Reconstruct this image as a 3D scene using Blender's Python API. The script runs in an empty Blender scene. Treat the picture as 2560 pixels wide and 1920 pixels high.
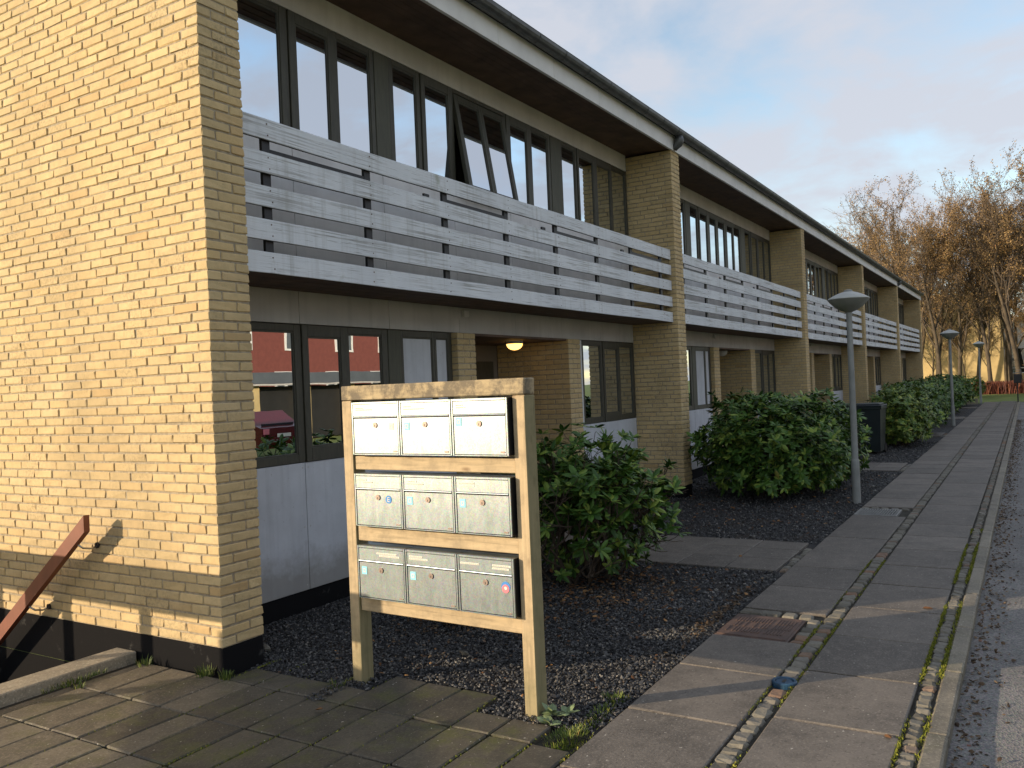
import bpy, math, random
import numpy as np
from mathutils import Matrix, Vector
random.seed(7); RNG = np.random.default_rng(7)
S = bpy.context.scene
COL = S.collection
# ------------------------------------------------------------------ camera
YAW, PIT, ROL = 0.5453284, 0.0034886, -0.0424004
CAM = np.array([-3.7153771, -4.5305213, 1.7885328]); FPX = 2127.5067
_f = np.array([math.cos(YAW)*math.cos(PIT), math.sin(YAW)*math.cos(PIT), math.sin(PIT)])
_r0 = np.array([math.sin(YAW), -math.cos(YAW), 0.]); _u0 = np.cross(_r0, _f)
_r = _r0*math.cos(ROL)+_u0*math.sin(ROL); _u = -_r0*math.sin(ROL)+_u0*math.cos(ROL)
cd = bpy.data.cameras.new("camera"); cam = bpy.data.objects.new("camera", cd); COL.objects.link(cam)
M = Matrix.Identity(4)
for i in range(3):
    M[i][0] = _r[i]; M[i][1] = _u[i]; M[i][2] = -_f[i]; M[i][3] = CAM[i]
cam.matrix_world = M
cd.sensor_fit = 'HORIZONTAL'; cd.sensor_width = 36; cd.lens = FPX/2560*36
cd.clip_start = .05; cd.clip_end = 3000
S.camera = cam
# ------------------------------------------------------------------ world and sun
EL = math.radians(13.5)
SUN = np.array([-.69*math.cos(EL)/math.hypot(.69,.725), .725*math.cos(EL)/math.hypot(.69,.725), math.sin(EL)])  # towards the sun
W = bpy.data.worlds.new("World"); S.world = W; W.use_nodes = True
nt = W.node_tree; nt.nodes.clear()
def wn(t, **k):
    n = nt.nodes.new(t)
    for a, b in k.items(): setattr(n, a, b)
    return n
sky = wn('ShaderNodeTexSky', sky_type='NISHITA', sun_disc=False)
sky.sun_elevation = EL; sky.sun_rotation = math.atan2(SUN[0], SUN[1]); sky.air_density = 1.0; sky.dust_density = .6; sky.ozone_density = 1.2
tc = wn('ShaderNodeTexCoord'); sep = wn('ShaderNodeSeparateXYZ'); nt.links.new(tc.outputs['Generated'], sep.inputs[0])
zz = wn('ShaderNodeMath', operation='MAXIMUM'); nt.links.new(sep.outputs[2], zz.inputs[0]); zz.inputs[1].default_value = 0
za = wn('ShaderNodeMath', operation='ADD'); nt.links.new(zz.outputs[0], za.inputs[0]); za.inputs[1].default_value = .22
dx = wn('ShaderNodeMath', operation='DIVIDE'); dy = wn('ShaderNodeMath', operation='DIVIDE')
for d_, k in ((dx,0),(dy,1)):
    nt.links.new(sep.outputs[k], d_.inputs[0]); nt.links.new(za.outputs[0], d_.inputs[1])
cmb = wn('ShaderNodeCombineXYZ'); nt.links.new(dx.outputs[0], cmb.inputs[0]); nt.links.new(dy.outputs[0], cmb.inputs[1])
noi = wn('ShaderNodeTexNoise'); noi.inputs['Scale'].default_value = 2.7; noi.inputs['Detail'].default_value = 8; noi.inputs['Roughness'].default_value = .56; noi.inputs['Distortion'].default_value = .25
nt.links.new(cmb.outputs[0], noi.inputs['Vector'])
rmp = wn('ShaderNodeValToRGB'); rmp.color_ramp.elements[0].position = .31; rmp.color_ramp.elements[1].position = .57
rmp.color_ramp.elements[0].color = (0,0,0,1); rmp.color_ramp.elements[1].color = (1,1,1,1)
nt.links.new(noi.outputs[0], rmp.inputs[0])
cm = wn('ShaderNodeMath', operation='MULTIPLY'); nt.links.new(rmp.outputs[0], cm.inputs[0]); cm.inputs[1].default_value = .92
gain = wn('ShaderNodeMix', data_type='RGBA', blend_type='MULTIPLY'); gain.inputs[0].default_value = 1
nt.links.new(sky.outputs[0], gain.inputs[6]); gain.inputs[7].default_value = (1.03, .97, .90, 1)
mixc = wn('ShaderNodeMix', data_type='RGBA'); nt.links.new(cm.outputs[0], mixc.inputs[0]); nt.links.new(gain.outputs[2], mixc.inputs[6])
CLOUD = (2.25, 2.33, 2.60, 1); mixc.inputs[7].default_value = CLOUD
bg = wn('ShaderNodeBackground'); bg.inputs[1].default_value = .115; nt.links.new(mixc.outputs[2], bg.inputs[0])
wo = wn('ShaderNodeOutputWorld'); nt.links.new(bg.outputs[0], wo.inputs[0])
sl = bpy.data.lights.new("sun", 'SUN'); so = bpy.data.objects.new("sun", sl); COL.objects.link(so)
sl.energy = 2.45; sl.angle = math.radians(.53); sl.color = (1.0, .80, .56)
so.rotation_euler = Vector(-SUN).to_track_quat('-Z', 'Y').to_euler()
so.location = (-20, 20, 20)
S.view_settings.view_transform = 'Standard'; S.view_settings.look = 'None'; S.view_settings.gamma = 1
S.view_settings.exposure = 1.36
S.view_settings.use_curve_mapping = False
S.render.engine = 'CYCLES'
S.cycles.max_bounces = 8; S.cycles.transparent_max_bounces = 12; S.cycles.glossy_bounces = 4
# ------------------------------------------------------------------ materials
def material(name, build):
    m = bpy.data.materials.new(name); m.use_nodes = True
    t = m.node_tree; t.nodes.clear()
    out = t.nodes.new('ShaderNodeOutputMaterial'); b = t.nodes.new('ShaderNodeBsdfPrincipled')
    t.links.new(b.outputs[0], out.inputs[0])
    build(N(t, b, out)); return m
class N:
    """small helper round a node tree"""
    def __init__(s, t, b, out): s.t, s.b, s.out = t, b, out
    def n(s, typ, **k):
        x = s.t.nodes.new(typ)
        for a, v in k.items(): setattr(x, a, v)
        return x
    def l(s, a, b): s.t.links.new(a, b)
    def pos(s, sc=(1,1,1), rnd=False):
        g = s.n('ShaderNodeNewGeometry'); mp = s.n('ShaderNodeMapping'); mp.inputs['Scale'].default_value = sc
        s.l(g.outputs['Position'], mp.inputs[0]); return mp.outputs[0]
    def noise(s, vec, scale, detail=4, rough=.55, dist=0.):
        x = s.n('ShaderNodeTexNoise'); x.inputs['Scale'].default_value = scale; x.inputs['Detail'].default_value = detail
        x.inputs['Roughness'].default_value = rough; x.inputs['Distortion'].default_value = dist
        if vec is not None: s.l(vec, x.inputs['Vector'])
        return x.outputs[0]
    def ramp(s, v, stops):
        r = s.n('ShaderNodeValToRGB'); e = r.color_ramp.elements
        while len(e) < len(stops): e.new(.5)
        for i, (p_, c_) in enumerate(stops):
            e[i].position = p_; e[i].color = (*c_, 1) if len(c_) == 3 else c_
        s.l(v, r.inputs[0]); return r.outputs[0]
    def step(s, v, a, b): return s.ramp(v, [(a,(0,0,0)),(b,(1,1,1))])
    def mix(s, f, a, b, mode='MIX'):
        x = s.n('ShaderNodeMix', data_type='RGBA', blend_type=mode)
        for i, v in ((0,f),(6,a),(7,b)):
            if hasattr(v, 'is_output'): s.l(v, x.inputs[i])
            else: x.inputs[i].default_value = v if i == 0 else (*v, 1)
        return x.outputs[2]
    def math(s, op, a, b=0.):
        x = s.n('ShaderNodeMath', operation=op)
        for i, v in ((0,a),(1,b)):
            if hasattr(v, 'is_output'): s.l(v, x.inputs[i])
            else: x.inputs[i].default_value = v
        return x.outputs[0]
    def rand(s):
        o = s.n('ShaderNodeObjectInfo'); g = s.n('ShaderNodeNewGeometry')
        return s.math('FRACT', s.math('ADD', o.outputs['Random'], g.outputs['Random Per Island']))
    def bump(s, h, strength, dist=.01):
        x = s.n('ShaderNodeBump'); x.inputs['Strength'].default_value = strength; x.inputs['Distance'].default_value = dist
        s.l(h, x.inputs['Height']); s.l(x.outputs[0], s.b.inputs['Normal'])
    def col(s, c):
        if hasattr(c, 'is_output'): s.l(c, s.b.inputs['Base Color'])
        else: s.b.inputs['Base Color'].default_value = (*c, 1)
    def set(s, **k):
        for a, v in k.items():
            i = s.b.inputs[a.replace('_', ' ')]
            if hasattr(v, 'is_output'): s.l(v, i)
            else: i.default_value = v
def sc(c, k): return tuple(min(1, v*k) for v in c)
def plain(name, c, rough=.6, vary=.25, scale=6, bump=.15, metal=0., bscale=None, dist=.006):
    def f(n):
        p_ = n.pos(); v = n.noise(p_, scale, 5)
        n.col(n.ramp(v, [(.3, sc(c, 1-vary)), (.7, sc(c, 1+vary))]))
        n.set(Roughness=rough, Metallic=metal)
        if bump: n.bump(n.noise(p_, bscale or scale*8, 4), bump, dist)
    return material(name, f)
def brick_f(base, dark, grime=.5):
    def f(n):
        r = n.rand(); p_ = n.pos()
        c = n.ramp(r, [(0, sc(base,.88)), (.2, sc(base,.97)), (.45, sc(base,1.05)), (.65, (base[0]*.99, base[1]*.95, base[2]*.88)), (.82, sc(base,.94)), (.93, (base[0]*1.02, base[1]*1.04, base[2]*1.1)), (1, (base[0]*.88, base[1]*.80, base[2]*.72))])
        c = n.mix(n.math('MULTIPLY', n.step(n.noise(p_, 16, 6, .65), .46, .72), .42), c, sc(base,.62))
        st = n.math('MULTIPLY', n.step(n.noise(p_, 2.1, 5, .6), .48, .72), n.step(n.noise(p_, 45, 5, .68), .46, .60))
        c = n.mix(n.math('MULTIPLY', st, grime), c, dark)
        c = n.mix(n.math('MULTIPLY', n.step(n.noise(n.pos((1,1,.45)), 1.1, 6, .62), .45, .68), .45), c, sc(base,.52))
        c = n.mix(n.math('MULTIPLY', n.step(n.noise(p_, 130, 2), .69, .74), .7), c, sc(dark,.9))
        n.col(c); n.set(Roughness=.86)
        n.bump(n.noise(p_, 70, 6, .65), .55, .004)
    return f
m_brick = material('yellow_brick', brick_f((.60,.452,.234), (.10,.085,.06)))
m_mortar = plain('mortar', (.35,.295,.21), .95, .28, 30, .5)
def f_plinth(n):
    p_ = n.pos(); c = n.mix(n.step(n.noise(p_, 5, 7, .7), .62, .8), (.011,.011,.012), (.10,.10,.095))
    n.col(c); n.set(Roughness=.95, Specular_IOR_Level=.08); n.bump(n.noise(p_, 40, 5), .3, .004)
m_plinth = material('black_bitumen', f_plinth)
def f_slat(n):
    p_ = n.pos((1,1,1)); gr = n.pos((.55, 9, 34)); w = n.noise(gr, 2.2, 6, .62)
    c = n.ramp(n.noise(p_, 1.1, 4), [(.3,(.60,.63,.66)),(.7,(.75,.78,.81))])
    worn = n.math('MULTIPLY', n.step(n.noise(p_, 1.7, 4), .38, .60), n.step(w, .50, .60))
    c = n.mix(n.math('MULTIPLY', worn, .75), c, (.27,.265,.25))
    c = n.mix(n.math('MULTIPLY', n.step(n.noise(n.pos((1.2,9,60)), 3, 3), .63, .69), .85), c, (.12,.115,.10))
    c = n.mix(n.math('MULTIPLY', n.step(n.noise(p_, 4.3, 4), .66, .78), .5), c, (.20,.22,.10))
    c = n.mix(n.math('MULTIPLY', n.math('MULTIPLY', n.step(n.noise(n.pos((7,1,.35)), 1.5, 6, .65), .50, .66), n.step(n.noise(p_, .8, 3), .42, .62)), .45), c, (.30,.30,.27))
    n.col(c); n.set(Roughness=.62); n.bump(w, .45, .006)
m_slat = material('weathered_white_paint', f_slat)
m_steel = plain('black_steel', (.012,.012,.014), .5, .3, 20, .1)
def f_frame(n):
    p_ = n.pos((4,4,.7)); w = n.noise(p_, 12, 5)
    n.col(n.ramp(w, [(.3,(.046,.044,.032)),(.7,(.072,.068,.048))])); n.set(Roughness=.55); n.bump(w, .15, .003)
m_frame = material('olive_stained_timber', f_frame)
def f_frame2(n):
    p_ = n.pos((4,4,.5)); w = n.noise(p_, 12, 5)
    n.col(n.ramp(w, [(.3,(.060,.060,.041)),(.7,(.085,.082,.056))])); n.set(Roughness=.6); n.bump(w, .15, .003)
m_olive = material('olive_panel', f_frame2)
def f_glass(n):
    t = n.t; n.t.nodes.remove(n.b)
    g = n.n('ShaderNodeBsdfGlossy'); g.inputs['Roughness'].default_value = .0; g.inputs['Color'].default_value = (.64,.685,.735,1)
    tr = n.n('ShaderNodeBsdfTransparent'); tr.inputs[0].default_value = (.78,.81,.80,1)
    fr = n.n('ShaderNodeFresnel'); fr.inputs[0].default_value = 1.85
    bp = n.n('ShaderNodeBump'); bp.inputs['Strength'].default_value = .012; bp.inputs['Distance'].default_value = .02
    n.l(n.noise(n.pos(), 2.2, 2), bp.inputs['Height']); n.l(bp.outputs[0], g.inputs['Normal'])
    mx = n.n('ShaderNodeMixShader'); n.l(fr.outputs[0], mx.inputs[0]); n.l(tr.outputs[0], mx.inputs[1]); n.l(g.outputs[0], mx.inputs[2])
    n.l(mx.outputs[0], n.out.inputs[0])
m_glass = material('window_glass', f_glass)
def f_eternit(c, streak=.35):
    def f(n):
        p_ = n.pos(); v = n.noise(p_, 2.2, 5); s_ = n.noise(n.pos((7,7,.5)), 1.6, 5)
        k = n.ramp(v, [(.3, sc(c,.86)), (.7, sc(c,1.1))])
        k = n.mix(n.math('MULTIPLY', n.step(s_, .48, .7), streak), k, sc(c,.55))
        n.col(k); n.set(Roughness=.7); n.bump(n.noise(p_, 60, 4), .12, .003)
    return f
m_panel_grey = material('grey_fibre_cement', f_eternit((.50,.48,.45), .25))
def f_lowpanel(n):
    p_ = n.pos(); c = (.60,.62,.66); g = n.n('ShaderNodeNewGeometry'); sp = n.n('ShaderNodeSeparateXYZ'); n.l(g.outputs['Position'], sp.inputs[0])
    k = n.ramp(n.noise(p_, 2.0, 6, .62), [(.3, sc(c,.84)), (.7, sc(c,1.08))])
    k = n.mix(n.math('MULTIPLY', n.step(n.noise(n.pos((9,9,.5)), 1.6, 5), .48, .70), .3), k, sc(c,.55))
    low = n.math('SUBTRACT', 1., n.step(n.math('SUBTRACT', sp.outputs[2], n.math('MULTIPLY', n.noise(p_, 6, 6, .7), .55)), -.12, .25))
    k = n.mix(n.math('MULTIPLY', low, .65), k, (.22,.20,.165))
    k = n.mix(n.math('MULTIPLY', n.step(n.noise(p_, 40, 3), .68, .74), .5), k, (.25,.25,.24))
    n.col(k); n.set(Roughness=.7); n.bump(n.noise(p_, 60, 4), .12, .003)
m_panel_white = material('white_fibre_cement', f_lowpanel)
m_panel_pale = material('pale_fibre_cement', f_eternit((.72,.71,.70), .18))
m_stucco = material('pale_render', f_eternit((.62,.60,.56), .15))
m_soffit = plain('brown_soffit_board', (.105,.060,.038), .7, .35, 5, .2)
m_fascia = plain('white_fascia', (.74,.73,.71), .6, .1, 3, .08)
m_zinc = plain('weathered_zinc', (.12,.125,.125), .5, .25, 8, .1, metal=.55)
m_roof = plain('roofing_felt', (.03,.03,.032), .9, .3, 5, .3)
m_inner = plain('interior_wall', (.20,.18,.16), .9, .1, 2, 0)
m_white = plain('white_paint', (.70,.70,.68), .6, .08, 5, .05)
def f_wood(axis, dirty=0.3, base=(.50,.385,.23), green=False, top=False):
    def f(n):
        s_ = [22,22,22]; s_[axis] = 1.1
        w = n.noise(n.pos(tuple(s_)), 2.0, 6, .6, .4)
        c = n.ramp(w, [(.28, sc(base,.55)), (.45, sc(base,.9)), (.6, base), (.75, sc(base,1.2))])
        ks = [1,1,1]; ks[axis] = .45
        vo = n.n('ShaderNodeTexVoronoi'); vo.inputs['Scale'].default_value = 9; n.l(n.pos(tuple(ks)), vo.inputs['Vector'])
        c = n.mix(n.math('MULTIPLY', n.math('SUBTRACT', 1., n.step(vo.outputs['Distance'], .05, .17)), .65), c, (.15,.075,.03))
        d_ = n.step(n.noise(n.pos(), 8, 6, .7), .40 if dirty > .9 else .46, .56 if dirty > .9 else .66)
        c = n.mix(n.math('MULTIPLY', d_, dirty), c, (.13,.105,.07))
        g = n.n('ShaderNodeNewGeometry'); sp = n.n('ShaderNodeSeparateXYZ')
        n.l(g.outputs['Position'], sp.inputs[0])
        if green:
            ns = n.n('ShaderNodeSeparateXYZ'); n.l(g.outputs['True Normal'], ns.inputs[0])
            side = n.math('GREATER_THAN', n.math('MULTIPLY', ns.outputs[1], -1.), .6)
            low = n.math('SUBTRACT', 1., n.step(n.math('ADD', sp.outputs[2], n.math('MULTIPLY', n.noise(n.pos(), 9, 4), .5)), .35, .75))
            al = n.math('MAXIMUM', n.math('MULTIPLY', side, .6), n.math('MULTIPLY', low, .45))
            c = n.mix(al, c, (.115,.125,.045))
        n.col(c); n.set(Roughness=.75); n.bump(w, .25, .004)
    return f
m_wood_v = material('pine_post', f_wood(2, .35, green=True))
m_wood_h = material('pine_rail', f_wood(1, .4))
m_wood_cap = material('weathered_pine_cap', f_wood(1, .95, (.42,.33,.19)))
m_wood_far = material('fence_timber', f_wood(1, .5, (.3,.22,.14)))
def f_galv(n):
    p_ = n.pos(); vo = n.n('ShaderNodeTexVoronoi'); vo.inputs['Scale'].default_value = 170; n.l(p_, vo.inputs['Vector'])
    c = n.ramp(n.noise(p_, 9, 5), [(.25,(.285,.335,.36)),(.75,(.34,.39,.415))])
    c = n.mix(.16, c, vo.outputs['Color'], 'OVERLAY')
    st = n.noise(n.pos((16,16,1.2)), 2.2, 5)
    c = n.mix(n.math('MULTIPLY', n.step(st, .58, .72), .4), c, (.46,.49,.49))
    n.col(c); n.set(Roughness=n.ramp(n.noise(n.pos((5,5,1.5)), 6, 4), [(.3,(.345,)*3),(.7,(.40,)*3)]), Metallic=.95); n.bump(n.noise(p_, 260, 2), .05, .002)
m_galv = material('galvanised_sheet', f_galv)
m_black = plain('black_plastic', (.012,.012,.013), .45, .2, 8, .05)
m_lock = plain('lock_cylinder', (.28,.22,.19), .45, .2, 30, .05, metal=.6)
m_cyan = plain('cyan_sticker', (.28,.66,.80), .6, .06, 30, 0)
m_blue_st = plain('blue_sticker', (.05,.24,.60), .6, .06, 30, 0)
m_red_st = plain('red_sticker', (.72,.20,.24), .6, .06, 30, 0)
m_label = plain('paper_label', (.72,.70,.62), .7, .06, 30, 0)
m_print = plain('faded_print', (.42,.40,.33), .7, .06, 30, 0)
def f_slab(c, moss=.0, con=1.):
    def f(n):
        p_ = n.pos(); r = n.rand()
        k = n.ramp(r, [(0, sc(c,.74)), (.5, c), (1, sc(c,1.22))])
        k = n.mix(n.math('MULTIPLY', n.step(n.noise(p_, 2.6, 7, .68), .42, .66), .75*con), k, sc(c,.45))
        k = n.mix(n.math('MULTIPLY', n.step(n.noise(p_, 13, 6, .7), .50, .68), .5*con), k, sc(c,1.55))
        if moss: k = n.mix(n.math('MULTIPLY', n.step(n.noise(p_, 3.1, 7, .72), .50, .64), moss), k, (.085,.088,.022))
        k = n.mix(n.math('MULTIPLY', n.step(n.noise(p_, 70, 3), .54, .66), .5), k, sc(c,1.9))
        k = n.mix(n.math('MULTIPLY', n.step(n.noise(p_, 38, 2), .70, .73), .9), k, (.46,.43,.37))
        k = n.mix(n.math('MULTIPLY', n.step(n.noise(p_, 48, 3), .58, .68), .65), k, sc(c,.42))
        n.col(k); n.set(Roughness=.68, Specular_IOR_Level=.5); n.bump(n.noise(p_, 90, 5, .75), .5, .004)
    return f
m_slab = material('pavement_concrete', f_slab((.140,.122,.102)))
m_pave_shaded = material('mossy_shaded_concrete', f_slab((.078,.067,.048), .75))  # moss, plus the shade on these rows put into a darker colour
m_pave_sunlit = material('sunlit_tone_concrete', f_slab((.14,.118,.083), .55))  # same slabs paler: sunlight near the edging put into the colour
m_edging = material('edging_concrete', f_slab((.34,.295,.22), .0, .6))
m_joint = plain('joint_soil', (.030,.027,.019), .95, .5, 14, .6)
m_kerb = material('kerb_granite', f_slab((.19,.168,.128), .3))
def f_cobble(n):
    r = n.rand(); p_ = n.pos()
    c = n.ramp(r, [(0,(.10,.09,.07)),(.3,(.155,.143,.115)),(.6,(.20,.185,.15)),(.85,(.14,.13,.115)),(.93,(.22,.12,.07)),(1,(.17,.155,.12))])
    c = n.mix(n.math('MULTIPLY', n.step(n.noise(p_, 40, 5, .65), .45, .7), .5), c, (.09,.083,.062))
    n.col(c); n.set(Roughness=.8); n.bump(n.noise(p_, 60, 5), .5, .006)
m_cobble = material('granite_setts', f_cobble)
def f_road(n):
    p_ = n.pos(); c = n.ramp(n.noise(p_, 1.2, 6, .6), [(.3,(.115,.090,.060)),(.7,(.20,.160,.108))])
    vo = n.n('ShaderNodeTexVoronoi'); vo.inputs['Scale'].default_value = 95; n.l(p_, vo.inputs['Vector'])
    c = n.mix(.5, c, vo.outputs['Color'], 'OVERLAY'); hs = n.n('ShaderNodeHueSaturation'); hs.inputs['Saturation'].default_value = .22; n.l(c, hs.inputs['Color'])
    n.col(hs.outputs[0]); n.set(Roughness=.85); n.bump(vo.outputs['Distance'], .6, .006)
m_road = material('asphalt', f_road)
def f_gravelbed(n):
    p_ = n.pos(); vo = n.n('ShaderNodeTexVoronoi'); vo.inputs['Scale'].default_value = 60; n.l(p_, vo.inputs['Vector'])
    hs = n.n('ShaderNodeHueSaturation'); hs.inputs['Saturation'].default_value = 0.1; n.l(vo.outputs['Color'], hs.inputs['Color'])
    c = n.mix(.85, (.03,.03,.032), hs.outputs[0], 'MULTIPLY')
    c = n.mix(n.step(n.noise(p_, 1.6, 5), .50, .68), c, (.035,.024,.016))
    n.col(c); n.set(Roughness=.8); n.bump(vo.outputs['Distance'], 1., .012)
m_bed = material('gravel_bed', f_gravelbed)
def f_stone(n):
    r = n.rand(); n.col(n.ramp(r, [(0,(.014,.014,.016)),(.4,(.038,.038,.041)),(.78,(.080,.079,.078)),(.95,(.12,.117,.108)),(.99,(.25,.235,.21)),(1,(.10,.06,.035))])); n.set(Roughness=.55)
m_stone = material('slate_chippings', f_stone)
def f_leaf(a, b, c_, rough=.38):
    def f(n):
        r = n.rand(); n.col(n.ramp(r, [(0,a),(.35,(a[0]*.5+b[0]*.5,a[1]*.5+b[1]*.5,a[2]*.5+b[2]*.5)),(.66,b),(.9,c_),(.985,sc(c_,1.15)),(1,(c_[0]*.9,c_[1]*.55,c_[2]*.7))])); n.set(Roughness=rough)
        n.b.inputs['Specular IOR Level'].default_value = .28
    return f
m_rhodo = material('rhododendron_leaf', f_leaf((.030,.072,.014),(.070,.150,.024),(.20,.27,.045), .45))
m_rhodo2 = material('rhododendron_leaf_light', f_leaf((.05,.10,.018),(.115,.19,.030),(.27,.31,.055), .45))
m_stem = plain('shrub_bark', (.075,.055,.038), .9, .3, 30, .3)
m_bark = plain('beech_bark', (.075,.058,.038), .9, .4, 3, .3)
m_twig = plain('beech_twig', (.15,.115,.085), .9, .3, 3, 0)
m_bark_dark = plain('dark_bark', (.035,.028,.021), .9, .4, 3, .3)
m_autumn = material('autumn_leaf', f_leaf((.15,.097,.048),(.27,.175,.075),(.38,.255,.105), .6))
m_fallen = material('fallen_leaf', f_leaf((.06,.03,.016),(.15,.07,.028),(.33,.18,.07), .7))
m_litter = material('leaf_litter', f_leaf((.05,.032,.020),(.11,.072,.042),(.20,.145,.09), .8))
m_dogwood = material('dogwood_twig', f_leaf((.05,.015,.010),(.10,.028,.018),(.16,.055,.028), .6))
m_grass = material('grass_blade', f_leaf((.045,.075,.014),(.09,.13,.022),(.20,.21,.05), .6))
m_moss = material('moss', f_leaf((.09,.11,.012),(.17,.19,.02),(.27,.27,.04), .8))
def f_lawn(n):
    p_ = n.pos(); n.col(n.ramp(n.noise(p_, 1.3, 6), [(.3,(.11,.16,.032)),(.7,(.21,.25,.06))])); n.set(Roughness=.9); n.bump(n.noise(p_, 30, 4), 1, .05)
m_lawn = material('lawn_grass', f_lawn)
m_soil = plain('bare_soil', (.05,.04,.03), .95, .4, 4, .6)
m_rail_red = plain('red_brown_paint', (.20,.062,.032), .55, .15, 6, .1)
m_chrome = plain('bright_steel', (.5,.5,.5), .3, .1, 10, 0, metal=1)
m_lampgrey = plain('lamp_grey', (.24,.25,.24), .55, .15, 6, .08)
m_lampshade = plain('lamp_shade_pale', (.42,.43,.40), .55, .12, 6, .05)
m_lampbowl = plain('lamp_bowl', (.22,.225,.20), .35, .2, 4, 0)
def f_iron(n):
    p_ = n.pos(); n.col(n.ramp(n.noise(p_, 9, 6, .65), [(.3,(.075,.052,.045)),(.6,(.13,.082,.064)),(.8,(.20,.09,.045))])); n.set(Roughness=.65, Metallic=.3); n.bump(n.noise(p_, 80, 4), .3, .004)
m_iron = material('rusty_cast_iron', f_iron)
m_grate = plain('pale_galvanised_grate', (.22,.22,.21), .55, .2, 8, .1, metal=.3)
m_valve = plain('blue_valve_paint', (.018,.060,.115), .5, .4, 25, .2)
m_bin = plain('dark_bin_plastic', (.012,.020,.022), .4, .2, 4, .05)
m_bin_lid = plain('bin_lid_plastic', (.020,.028,.032), .3, .2, 4, .05)
m_red_wall = plain('red_render', (.17,.050,.040), .85, .12, 3, .2)
m_far_brick = plain('far_yellow_brick', (.47,.36,.175), .85, .2, 1.2, .2)
m_garage = plain('grey_garage_fascia', (.09,.105,.12), .6, .1, 2, .05)
m_garage_door = plain('dark_garage_door', (.02,.02,.02), .6, .2, 2, .05)
m_carred = plain('red_car_paint', (.09,.008,.008), .25, .05, 4, 0)
m_rubber = plain('rubber', (.015,.015,.015), .8, .2, 10, .1)
def f_emit(n):
    n.t.nodes.remove(n.b); e = n.n('ShaderNodeEmission'); e.inputs[0].default_value = (1,.52,.12,1); e.inputs[1].default_value = 1.6; n.l(e.outputs[0], n.out.inputs[0])
m_lamp_lit = material('lit_amber_glass', f_emit)
def f_curtain(n):
    n.col((.86,.86,.85)); n.set(Roughness=.9)
m_curtain = material('sheer_curtain', f_curtain)
# ------------------------------------------------------------------ mesh helpers
def mesh(name, V, polys, smooth=False):
    """V (n,3); polys: list of integer arrays (m,k)"""
    me = bpy.data.meshes.new(name); V = np.asarray(V, np.float32).reshape(-1,3)
    polys = [np.asarray(q, np.int32) for q in polys if len(q)]
    me.vertices.add(len(V)); me.vertices.foreach_set('co', V.ravel())
    tot = np.concatenate([np.full(len(q), q.shape[1], np.int32) for q in polys]); idx = np.concatenate([q.ravel() for q in polys])
    me.loops.add(len(idx)); me.loops.foreach_set('vertex_index', idx)
    me.polygons.add(len(tot)); st = np.zeros(len(tot), np.int32); st[1:] = np.cumsum(tot)[:-1]
    me.polygons.foreach_set('loop_start', st); me.polygons.foreach_set('loop_total', tot)
    me.polygons.foreach_set('use_smooth', np.full(len(tot), bool(smooth)))
    me.update(calc_edges=True); me.validate(); return me
def link(name, me, mat=None, parent=None, loc=None, kind=None, rotz=None):
    if mat and (not me.materials): me.materials.append(mat)
    o = bpy.data.objects.new(name, me); COL.objects.link(o)
    if parent: o.parent = parent
    if loc is not None: o.location = loc
    if rotz is not None: o.rotation_euler = (0,0,rotz)
    if kind: o['kind'] = kind
    return o
def tag(o, label, cat=None, group=None, kind=None):
    o['label'] = label
    if cat: o['category'] = cat
    if group: o['group'] = group
    if kind: o['kind'] = kind
    return o
def empty(name, loc=(0,0,0), rotz=0.):
    o = bpy.data.objects.new(name, None); COL.objects.link(o); o.location = loc; o.rotation_euler = (0,0,rotz); o.empty_display_size = .1
    return o
_cv = []
for ax in range(3):
    for sx in (-1,1):
        for sy in (-1,1):
            for sz in (-1,1):
                _cv.append((sx,sy,sz,ax))
_CS = np.array([v[:3] for v in _cv], float); _CA = np.array([v[3] for v in _cv])
def _ci(ax, s): return [i for i, v in enumerate(_cv) if v[3] == ax and v[:3] == tuple(s)][0]
_q, _t = [], []
for ax in range(3):
    a, b = (ax+1) % 3, (ax+2) % 3
    for s in (-1,1):
        def P(i, j):
            v = [0,0,0]; v[ax] = s; v[a] = i; v[b] = j; return _ci(ax, v)
        f_ = [P(-1,-1), P(1,-1), P(1,1), P(-1,1)]
        _q.append(f_ if s > 0 else f_[::-1])
for c_ in range(3):                      # edge bevels run along axis c_
    a, b = (c_+1) % 3, (c_+2) % 3
    for i in (-1,1):
        for j in (-1,1):
            def P(ax, k):
                v = [0,0,0]; v[a] = i; v[b] = j; v[c_] = k; return _ci(ax, v)
            f_ = [P(a,-1), P(b,-1), P(b,1), P(a,1)]
            _q.append(f_ if i*j > 0 else f_[::-1])
for sx in (-1,1):
    for sy in (-1,1):
        for sz in (-1,1):
            f_ = [_ci(k, (sx,sy,sz)) for k in range(3)]
            _t.append(f_ if sx*sy*sz > 0 else f_[::-1])
CQ, CT = np.array(_q), np.array(_t)
BQ = np.array([[0,2,3,1],[4,5,7,6],[0,1,5,4],[2,6,7,3],[0,4,6,2],[1,3,7,5]])   # plain box
BS = np.array([(i,j,k) for i in (-1,1) for j in (-1,1) for k in (-1,1)], float)
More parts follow.
